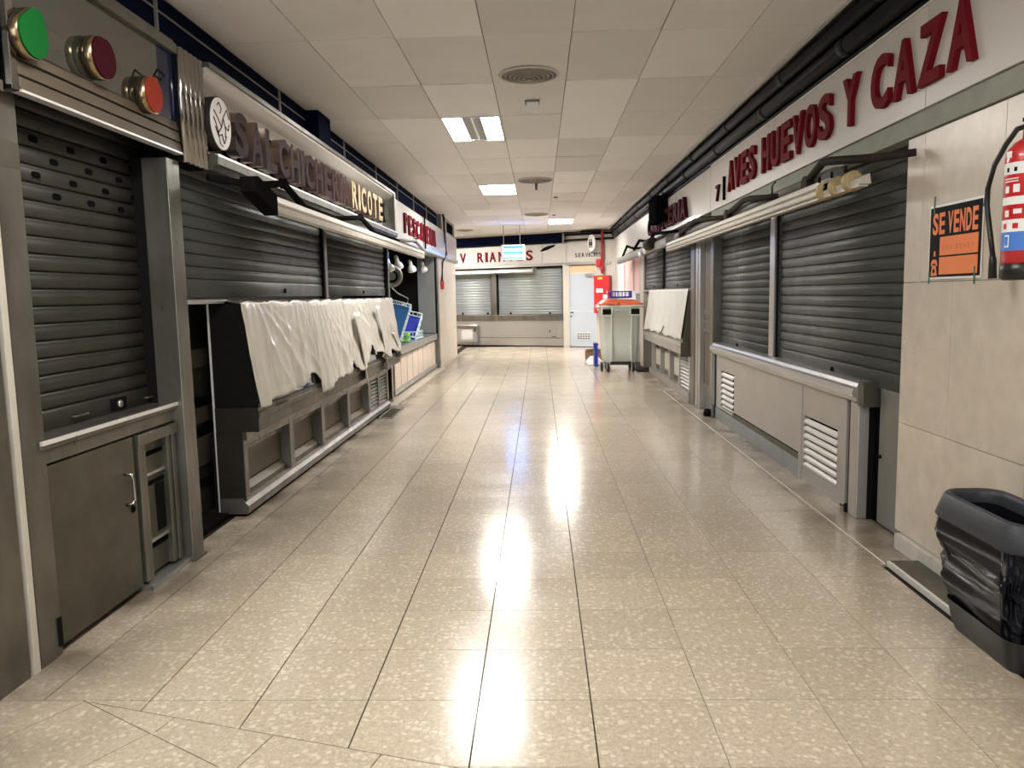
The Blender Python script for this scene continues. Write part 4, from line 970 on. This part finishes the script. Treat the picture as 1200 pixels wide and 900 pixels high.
for a, z0, z1, w_, m, par in ((-.75, 1.585, 1.632, .022, WHITE, bl), (-.725, 1.592, 1.626, .0155, BLUEL, bl), (-.35, 1.655, 1.675, .02, RED, wb), (-.9, 1.655, 1.675, .02, RED, wb), (-.4, 1.868, 1.884, .012, BLACKP, None), (-.8, 1.868, 1.884, .012, BLACKP, None),
                              (-.85, 1.79, 1.815, .02, WHITE, None), (-.4, 1.79, 1.82, .024, WHITE, None), (-.9, 1.83, 1.834, .06, WHITE, None), (-.9, 1.84, 1.844, .06, WHITE, None), (-.35, 1.71, 1.728, .03, WHITE, None), (-.8, 1.70, 1.725, .02, WHITE, None), (-.9, 1.92, 1.945, .03, WHITE, None)):
    onface('label_print', a, z0, z1, w_, m, par)
T.part('valve', MB().lathe((ex, ey, 2.02), 'z', [(.02, 0), (.022, .05), (.012, .06)], 12).box(ex-.02, ex+.02, ey-.1, ey+.03, 2.06, 2.075), DARKM)
T.part('lever', MB().box(ex-.012, ex+.012, ey-.14, ey+.02, 2.085, 2.095), RUBBER)
T.part('hose', MB().tube([(ex, ey+.01, 2.045), (1.87, 3.20, 2.045), (1.87, 3.27, 2.0), (1.87, 3.345, 1.93), (1.87, 3.385, 1.84), (1.87, 3.385, 1.77), (1.87, 3.345, 1.63), (1.87, 3.325, 1.56)], .0105, 10), RUBBER)
T.part('nozzle', MB().tube([(1.87, 3.33, 1.575), (1.87, 3.325, 1.55), (1.87, 3.32, 1.47)], [.008, .014, .017], 10), RUBBER)
T.part('wall_bracket', B(ex+.06, 1.98, ey-.03, ey+.03, 1.9, 1.95), DARKM)

# ------------------------------------------------------------------ litter bin
bx0, bx1, by0, by1 = 1.665, 1.965, 2.74, 3.36
T = Thing('litter_bin', 'dark grey litter bin lined with a black bag against the marble wall', 'bin', (1.78, 3.03, 0))
def rrect(x0, x1, y0, y1, rad, n=6):
    out = []
    for cx, cy_, a in ((x1-rad, y1-rad, 0), (x0+rad, y1-rad, 90), (x0+rad, y0+rad, 180), (x1-rad, y0+rad, 270)):
        for k in range(n+1): t = math.radians(a+90*k/n); out.append((cx+rad*math.cos(t), cy_+rad*math.sin(t)))
    return out
def loft(rings, mb=None, smooth=True, closed=False):
    mb = mb or MB(); n = len(rings[0]); vs = [p for r_ in rings for p in r_]; m = len(rings)
    fs = [(i*n+k, i*n+(k+1) % n, ((i+1) % m)*n+(k+1) % n, ((i+1) % m)*n+k) for i in range(m if closed else m-1) for k in range(n)]
    return mb.add(vs, fs, smooth)
def ring(d, z, rad=.1, wob=0): return [(a, b, z+wob*math.sin(b*9)) for a, b in rrect(bx0+d, bx1-d, by0+d, by1-d, max(.02, rad-d*.5))]
rb = loft([ring(.004, .475), ring(-.006, .488), ring(.006, .53), ring(.02, .575), ring(.03, .585), ring(.042, .582), ring(.048, .56), ring(.05, .48), ring(.03, .465)], closed=True)
T.part('rim', rb, BINRIM)
rr_ = random.Random(3)
def bag_ring(t):
    z = .487*(1-t)+.07*t; d = .014+.055*t*t; pts = rrect(bx0+d, bx1-d, by0+d, by1-d, .09, 28); out = []
    for k, (a, b) in enumerate(pts):
        s = k/len(pts); f = .013*math.sin(2*math.pi*9*s+4*t+1)+.009*abs(math.sin(2*math.pi*11*s-6*t))+.012*math.sin(2*math.pi*5*s+8*t)+.006*math.sin(2*math.pi*23*s+13*t)
        f = f*.6+.075*(mnoise.turbulence(Vector((a*7+2, b*7, z*5+a*4)), 4, True)-.42)
        f *= (.2+.9*math.sin(math.pi*min(1, t*1.02))**.6)
        cx, cy_ = (bx0+bx1)/2, (by0+by1)/2; l = math.hypot(a-cx, b-cy_)
        out.append((a+(a-cx)/l*f, b+(b-cy_)/l*f, z+.018*math.sin(2*math.pi*3*s)*t))
    return out
T.part('bag', loft([bag_ring(k/44) for k in range(45)]), BAG, label='wrinkled shiny black plastic bag')
T.part('bag_inside', loft([ring(.06, .53, .09), ring(.075, .40, .09), ring(.09, .2, .09)]).add([p for p in ring(.09, .2, .09)], [tuple(range(28))]), BAG)
T.part('body', loft([ring(.045, .13), ring(.06, .04), ring(.075, 0)]).add([p for p in ring(.075, 0)], [tuple(range(28))]), RUBBER)

# ------------------------------------------------------------------ wheeled container and litter around it
T = Thing('wheeled_container', 'large grey wheeled waste container with an orange lid by the right wall', 'waste container', (1.47, 14.7, 0))
cx0, cx1, cy0, cy1 = 1.10, 1.84, 14.25, 15.05
def cring(d, z, rad=.06): return [(a, b, z) for a, b in rrect(cx0+d, cx1-d, cy0+d, cy1-d, rad)]
bd = loft([cring(.07, .19), cring(.06, .20), cring(.045, .5), cring(.02, 1.1), cring(-.005, 1.11), cring(-.005, 1.19)])
bd.add(cring(.07, .19), [tuple(range(28))])
T.part('body', bd, GREYC)
T.part('rim', loft([cring(-.03, 1.17), cring(-.045, 1.19), cring(-.045, 1.215), cring(-.03, 1.225), cring(.02, 1.225), cring(.02, 1.17)], closed=True), GREYC)
for x in (1.30, 1.66): T.part('rib', MB().prism([(x-.008, .2), (x+.008, .2), (x+.008, 1.1), (x-.008, 1.1)], 'y', cy0+.0, cy0+.06), GREYC)
for x in (1.215, 1.725):
    T.part('lifting_handle', MB().box(x-.10, x+.10, cy0-.055, cy0-.03, 1.03, 1.05).box(x-.10, x-.08, cy0-.055, cy0+.02, 1.03, 1.18).box(x+.08, x+.10, cy0-.055, cy0+.02, 1.03, 1.18), GREYC)
    T.part('handle_recess', B(x-.08, x+.08, cy0-.012, cy0+.01, 1.05, 1.15), DARKM)
def lid(u, v):
    x = cx0-.03+(cx1-cx0+.06)*u; y = cy0-.05+(cy1-cy0+.09)*v
    e = (1-abs(2*u-1)**4)*(1-abs(2*v-1)**4)
    return (x, y, 1.235+.085*e+.03*v*math.sin(math.pi*u)+.012*math.sin(8*u))
T.part('lid', MB().grid(lid, 24, 16), ORANGEC, solid=.025, label='orange lid')
T.part('lid_grip', B(1.22, 1.40, cy0-.08, cy0-.03, 1.245, 1.285), ORANGEC)
T.part('chassis', MB().box(1.2, 1.76, 14.4, 14.9, .12, .20), RUBBER)
for x, y in ((1.13, 14.42), (1.25, 14.33), (1.70, 14.35), (1.25, 14.92), (1.70, 14.92)):
    if (x, y) == (1.25, 14.33): x, y = 1.24, 14.30
    wh = T.part('wheel', MB().lathe((x-.022, y, .085), 'x', [(.06, 0), (.085, .006), (.085, .04), (.06, .046)], 20), RUBBER)
    T.part('wheel_hub', MB().lathe((x-.026, y, .085), 'x', [(.035, 0), (.035, .054)], 14), GREYBAR, wh)
    T.part('caster_fork', MB().box(x-.034, x-.026, y-.03, y+.03, .07, .19).box(x+.026, x+.034, y-.03, y+.03, .07, .19).box(x-.034, x+.034, y-.04, y+.04, .175, .195), BSTEEL)
crate('plastic_crate', 'dark blue crate lying on the orange container lid', 'crate', (1.33, 14.75, 1.345), .40, .3, .13, RZ(.03), BLUEC, BLUEC, 6)
T = Thing('blue_board', 'narrow bright blue plastic board standing behind the grey container', 'board', (1.09, 15.25, 0))
T.part('panel', B(1.05, 1.12, 15.2, 15.5, .02, .47), BLUEC, bevel=.012)
T.part('top_lip', B(1.04, 1.13, 15.19, 15.51, .44, .47), BLUEC, bevel=.008)
T = Thing('cardboard_box', 'small brown cardboard box on the floor before the pale blue door', 'box', (1.1, 17.3, 0))
T.part('body', B(1.0, 1.35, 17.2, 17.5, 0, .19), CARD)
T.part('flap', MB().prism([(17.2, .19), (17.06, .23), (17.065, .236), (17.205, .196)], 'x', 1.0, 1.35), CARD)
solo('white_bag', 'crumpled white plastic bag on the floor beside the container wheel', 'bag',
     MB().grid(lambda u, v: (.93+.34*u+.03*math.sin(7*v), 15.7+.5*v, .012+.16*max(0, math.sin(math.pi*u))*max(0, math.sin(math.pi*v))*(.7+.5*abs(math.sin(9*u+4*v)))), 16, 12), WBAG, (1.1, 15.95, 0), solid=.003)

# ------------------------------------------------------------------ BACK wall stall
def bthing(*a, **k): return Thing(*a, frame=BK, **k)
T = bthing('letter_sign', 'cream sign reading V RIANTES with a missing letter at the far end', 'sign', (-3.1, 0, 2.26))
T.part('board', B(-5.6, -2.06, -.05, .06, 2.27, 2.78), CREAM, bevel=.003)
T.part('board', B(-2.05, -1.345, -.05, .06, 2.27, 2.78), CREAM, bevel=.003)
Zb = (0, -1, 0)
letters(T, 'VARIANTES', (-4.70, -.05, 2.37), (-2.30, -.05, 2.37), .275, .02, REDL, Zb, .02, .68)
lets = [c for c in T.o.children if c.name.startswith('letter')]
bpy.data.objects.remove(lets[1])          # the second letter has fallen off
T.part('torn_hole', MB().prism([(-2.13, 2.60), (-2.0, 2.70), (-1.86, 2.74), (-1.66, 2.765), (-1.70, 2.71), (-1.9, 2.63), (-2.05, 2.595)], 'y', -.056, -.049), BLACK, label='dark torn hole')
T.part('top_rail', MB().box(-5.6, -1.345, -.055, .06, 2.78, 2.80), STEEL)
T.part('lower_rail', MB().box(-5.6, -.1, -.06, .06, 2.20, 2.265), BSTEEL)
T.part('shadow_slot', MB().box(-5.6, -1.5, -.03, .06, 2.15, 2.2), DARKM)
T = bthing('navy_band', 'dark navy corrugated band above the far end sign', 'band', (-3, 0, 2.8))
for k, z in enumerate((2.80, 2.89, 2.98)): T.part('navy_panel', MB().prism([(-.01, z), (-.04, z+.02), (-.04, z+.07), (-.01, z+.085), (.05, z+.085), (.05, z)], 'x', -5.6, -1.46), NAVY)
T.part('post', B(-1.46, -1.40, -.05, .05, 2.80, 3.06), GREYBAR)
for z in (2.86, 3.0):
    solo('black_pipe', 'black pipe crossing above the toilet sign, '+('lower of two' if z < 2.9 else 'upper of two'), 'pipe', MB().tube([(-1.4, -.06, z), (.0, -.06, z)], .03, 10), PIPEB, (-.7, -.06, z), 'black pipes above the toilet sign', frame=BK)
T = bthing('awning_box', 'pale folded awning box above the far left shutter bay', 'awning', (-3.6, -.2, 2.03))
T.part('cover', MB().prism([(-.02, 2.04), (-.20, 2.03), (-.23, 2.06), (-.22, 2.12), (-.17, 2.155), (-.02, 2.16)], 'x', -5.5, -2.28), BSTEEL)
T.part('end_plate', B(-2.28, -2.26, -.23, -.02, 2.02, 2.17), GREYBAR)
solo('steel_mullion', 'broad grey mullion between the two pale far shutters', 'post', B(-3.68, -3.52, -.01, .1, .88, 2.15), STEEL, (-3.6, 0, .88), frame=BK, bevel=.004)
T = bthing('counter_front', 'plain pale steel counter front below the far end shutters', 'counter', (-3.3, 0, 0))
T.part('sill', MB().box(-5.6, -1.48, -.06, .1, .72, .88), STEEL, bevel=.006)
T.part('front_sheet', B(-5.6, -1.48, -.03, .1, .03, .72), BSTEEL)
T.part('seam', MB().box(-5.6, -1.48, -.034, -.03, .24, .255), STEEL)
T.part('kick', B(-5.6, -1.48, -.02, .1, 0, .03), DARKM)
h = T.part('hatch', B(-1.92, -1.66, -.04, -.03, .30, .58), BSTEEL)
T.part('latch', B(-1.88, -1.86, -.05, -.04, .40, .47), DARKM, h)
T.part('handle', B(-1.80, -1.68, -.05, -.04, .27, .285), DARKM, h)
T = bthing('drawer_box', 'shiny steel box with a pale card on the far counter front, lower left', 'box', (-4.5, -.1, .1))
T.part('body', B(-4.92, -4.12, -.14, -.03, .1, .58), BSTEEL, bevel=.01)
T.part('lid', MB().box(-4.94, -4.10, -.16, -.03, .50, .60), CHROME, bevel=.01)
T.part('card', B(-4.62, -4.25, -.148, -.14, .19, .47), CREAM, label='pale cream card')
for x in (-4.86, -4.20): T.part('clasp', B(x, x+.06, -.17, -.14, .42, .54), DSTEEL)
T = bthing('toilet_sign', 'cream board lettered SERVICIOS over the pale blue door', 'sign', (-.9, 0, 2.3))
T.part('board', B(-1.335, -.30, -.05, .02, 2.27, 2.79), CREAM, bevel=.003)
letters(T, 'SERVICIOS', (-1.11, -.05, 2.40), (-.33, -.05, 2.40), .11, .012, DARKM, Zb, .0, .62)
RF = BK @ Matrix.Translation((-.52, -.32, 2.74)) @ Matrix.Rotation(-.75, 4, 'Z')
T = Thing('round_sign', 'round white toilet sign with dark figures hung before the corner', 'sign', (0, 0, 0), frame=RF)
T.part('disc', MB().lathe((0, 0, 0), 'y', [(.20, .02), (.215, .01), (.215, -.01), (.20, -.02)], 32), WHITE)
for dx in (-.055, .055):
    f = T.part('figure', MB().prism([(dx-.045, -.06), (dx+.045, -.06), (dx+.028, .045), (dx-.028, .045)], 'y', -.028, -.019), BLACKP)
    T.part('head', MB().lathe((dx, -.019, .075), 'y', [(.026, 0), (.026, -.009)], 12), BLACKP, f)
    T.part('legs', B(dx-.022, dx+.022, -.028, -.019, -.12, -.06), BLACKP, f)
T.part('hanger', MB().tube([(0, .0, .20), (0, .0, .27), (.05, .2, .27)], .012, 8), DARKM)
T = bthing('red_pipe', 'red fire water pipe with valve above the red hose cabinet', 'pipe', (-.32, -.1, 1.9))
T.part('riser', MB().tube([(-.30, -.12, 1.95), (-.30, -.12, 3.06)], .036, 12), REDP)
T.part('elbow', MB().tube([(-.30, -.12, 3.04), (-.30, -.12, 3.05), (-.45, -.12, 3.06), (-.9, -.12, 3.06)], .03, 10), PIPEB)
T.part('valve_body', B(-.46, -.33, -.17, -.08, 2.12, 2.33), RED, bevel=.01)
T.part('valve_wheel', MB().lathe((-.40, -.18, 2.18), 'y', [(.05, 0), (.05, -.025)], 14), REDP)
T.part('collar', MB().lathe((-.30, -.12, 2.02), 'z', [(.055, 0), (.055, .1)], 12), REDP)
T = bthing('hose_cabinet', 'red fire hose cabinet with stickers in the far right corner', 'cabinet', (-.3, -.1, .92))
T.part('body', B(-.51, -.085, -.20, 0, .92, 1.90), REDP, bevel=.006)
T.part('door', B(-.50, -.095, -.215, -.20, .93, 1.89), RED, bevel=.004)
for x0, x1, z0, z1, m in ((-.40, -.27, 1.80, 1.86, YELLOW), (-.44, -.25, 1.46, 1.56, WHITE), (-.25, -.13, 1.30, 1.40, WHITE)):
    T.part('sticker', B(x0, x1, -.2165, -.215, z0, z1), m)
T.part('latch', B(-.15, -.13, -.225, -.215, 1.44, 1.50), ALU)

# ------------------------------------------------------------------ ceiling equipment
def ceil_light(label, c, r_, kind, lm=LITW):
    x0, y0 = CX0+c*CW, CY0+r_*CL; x1, y1 = x0+CW, y0+CL
    T = Thing('ceiling_light', label, 'ceiling light', ((x0+x1)/2, (y0+y1)/2, H), 'recessed fluorescent ceiling lights')
    T.part('frame', MB().box(x0, x1, y0, y0+.025, H-.004, H+.02).box(x0, x1, y1-.025, y1, H-.004, H+.02).box(x0, x0+.02, y0+.025, y1-.025, H-.004, H+.02).box(x1-.02, x1, y0+.025, y1-.025, H-.004, H+.02), WHITEP)
    if kind == 'half':
        T.part('lit_diffuser', B(x0+.02, x0+.20, y0+.025, y1-.025, H, H+.012), LITW, label='lit tube strip')
        T.part('lit_diffuser', B(x1-.19, x1-.02, y0+.025, y1-.025, H, H+.012), LITW, label='lit tube strip')
        T.part('reflector', MB().prism([(x0+.20, H+.002), (x0+.29, H+.014), (x1-.28, H+.014), (x1-.19, H+.002), (x1-.19, H+.018), (x0+.20, H+.018)], 'y', y0+.025, y1-.025), GREYLOUV, label='unlit dark reflector')
        T.part('reflector_ridge', B(x0+.285, x0+.30, y0+.025, y1-.025, H-.002, H+.014), ALU)
    elif kind == 'dark':
        T.part('reflector', B(x0+.02, x1-.02, y0+.025, y1-.025, H+.002, H+.012), GREYLOUV)
    else:
        T.part('lit_diffuser', B(x0+.02, x1-.02, y0+.025, y1-.025, H, H+.012), lm)
    return T
ceil_light('nearest recessed ceiling light with two lit strips and a dark middle', -1, 2, 'half')
ceil_light('fully lit ceiling light in the middle distance, same row as the striped one', -1, 6, 'full')
ceil_light('farthest lit ceiling light, right of centre near the end wall', 1, 11, 'full')
ceil_light('lit ceiling light overhead, above the camera', -1, -3, 'full', LITN)
ceil_light('lit ceiling light farther behind the camera', 0, -6, 'full', LITN)
ceil_light('unseen ceiling light added in the far left side passage to brighten the end', -5, 13, 'full')  # out-of-view light added to brighten the far end
ceil_light('second unseen ceiling light added in the side passage, deeper inside', -8, 13, 'full')  # another added light for the far end, hidden round the corner
def vent(label, x, y, r0):
    T = Thing('air_vent', label, 'air vent', (x, y, H), 'round ceiling air diffusers')
    T.part('throat', MB().lathe((x, y, H), 'z', [(r0*.96, .004), (r0*.96, .0)], 36), BLACK)
    for k in range(6):
        q = r0*(1-.15*k)
        T.part('ring', MB().lathe((x, y, H), 'z', [(q, -.004-.006*k), (q-.012, -.016-.005*k), (q-.03, -.012-.005*k), (q-.016, -.002-.005*k), (q, -.004-.006*k)], 40, cap=False), GREYBAR if k else CREAM2)
    T.part('centre_cap', MB().lathe((x, y, H), 'z', [(r0*.1, -.03), (r0*.1, -.045)], 20), GREYBAR)
    T.part('strut', B(x-.004, x+.004, y-r0*.95, y, H-.03, H-.02), GREYBAR)
    return T
vent('nearest round ringed air vent beside the small white detector', -.052, 6.22, .235)
vent('second round air vent with a rod below, right of the fully lit light', -.035, 11.8, .27)
vent('third round air vent before the farthest light', -.04, 16.75, .27)
vent('far left round air vent by the end of the left signs', -1.88, 20.3, .24)
T = Thing('smoke_detector', 'small white box hanging from the ceiling behind the nearest vent', 'detector', (-.035, 7.05, 3.02))
T.part('mount', B(-.10, .03, 7.02, 7.12, 3.10, 3.12), GREYBAR)
T.part('body', B(-.085, .02, 7.0, 7.09, 3.03, 3.10), WHITE, bevel=.006)
T.part('stem', MB().tube([(-.035, 7.05, 3.09), (-.035, 7.05, 3.11)], .015, 8), WHITE)
solo('vent_rod', 'short rod hanging below the second ceiling vent', 'rod', MB().tube([(-.02, 11.85, 3.08), (-.02, 11.85, 2.98)], .02, 8), GREYBAR, (-.02, 11.85, 2.98))
for x, y, lab in ((.31, 13.9, 'small dark ceiling fitting right of the fully lit light'), (.34, 17.0, 'small dark ceiling fitting right of the third vent')):
    solo('ceiling_fitting', lab, 'fitting', MB().lathe((x, y, H-.02), 'z', [(.03, 0), (.04, .02)], 12), GREYBAR, (x, y, H-.02))
T = Thing('insect_lamp', 'hanging lamp with two glowing bluish tubes before the far sign', 'lamp', (-.62, 19.25, 2.28))
T.part('frame', MB().box(-.91, -.33, 19.2, 19.32, 2.28, 2.315).box(-.91, -.33, 19.2, 19.32, 2.62, 2.655).box(-.91, -.855, 19.2, 19.32, 2.315, 2.62).box(-.385, -.33, 19.2, 19.32, 2.315, 2.62), WHITEP, bevel=.006)
T.part('backplate', B(-.86, -.38, 19.27, 19.29, 2.315, 2.62), mat('blue_reflector', (.10, .18, .50), .35, .2))
for z in (2.39, 2.53): T.part('tube', MB().tube([(-.845, 19.235, z), (-.395, 19.235, z)], .03, 12), LITB, label='glowing bluish tube')
for x in (-.85, -.45): T.part('rod', MB().tube([(x, 19.25, 2.655), (x, 19.25, H)], .008, 8), GREYBAR)
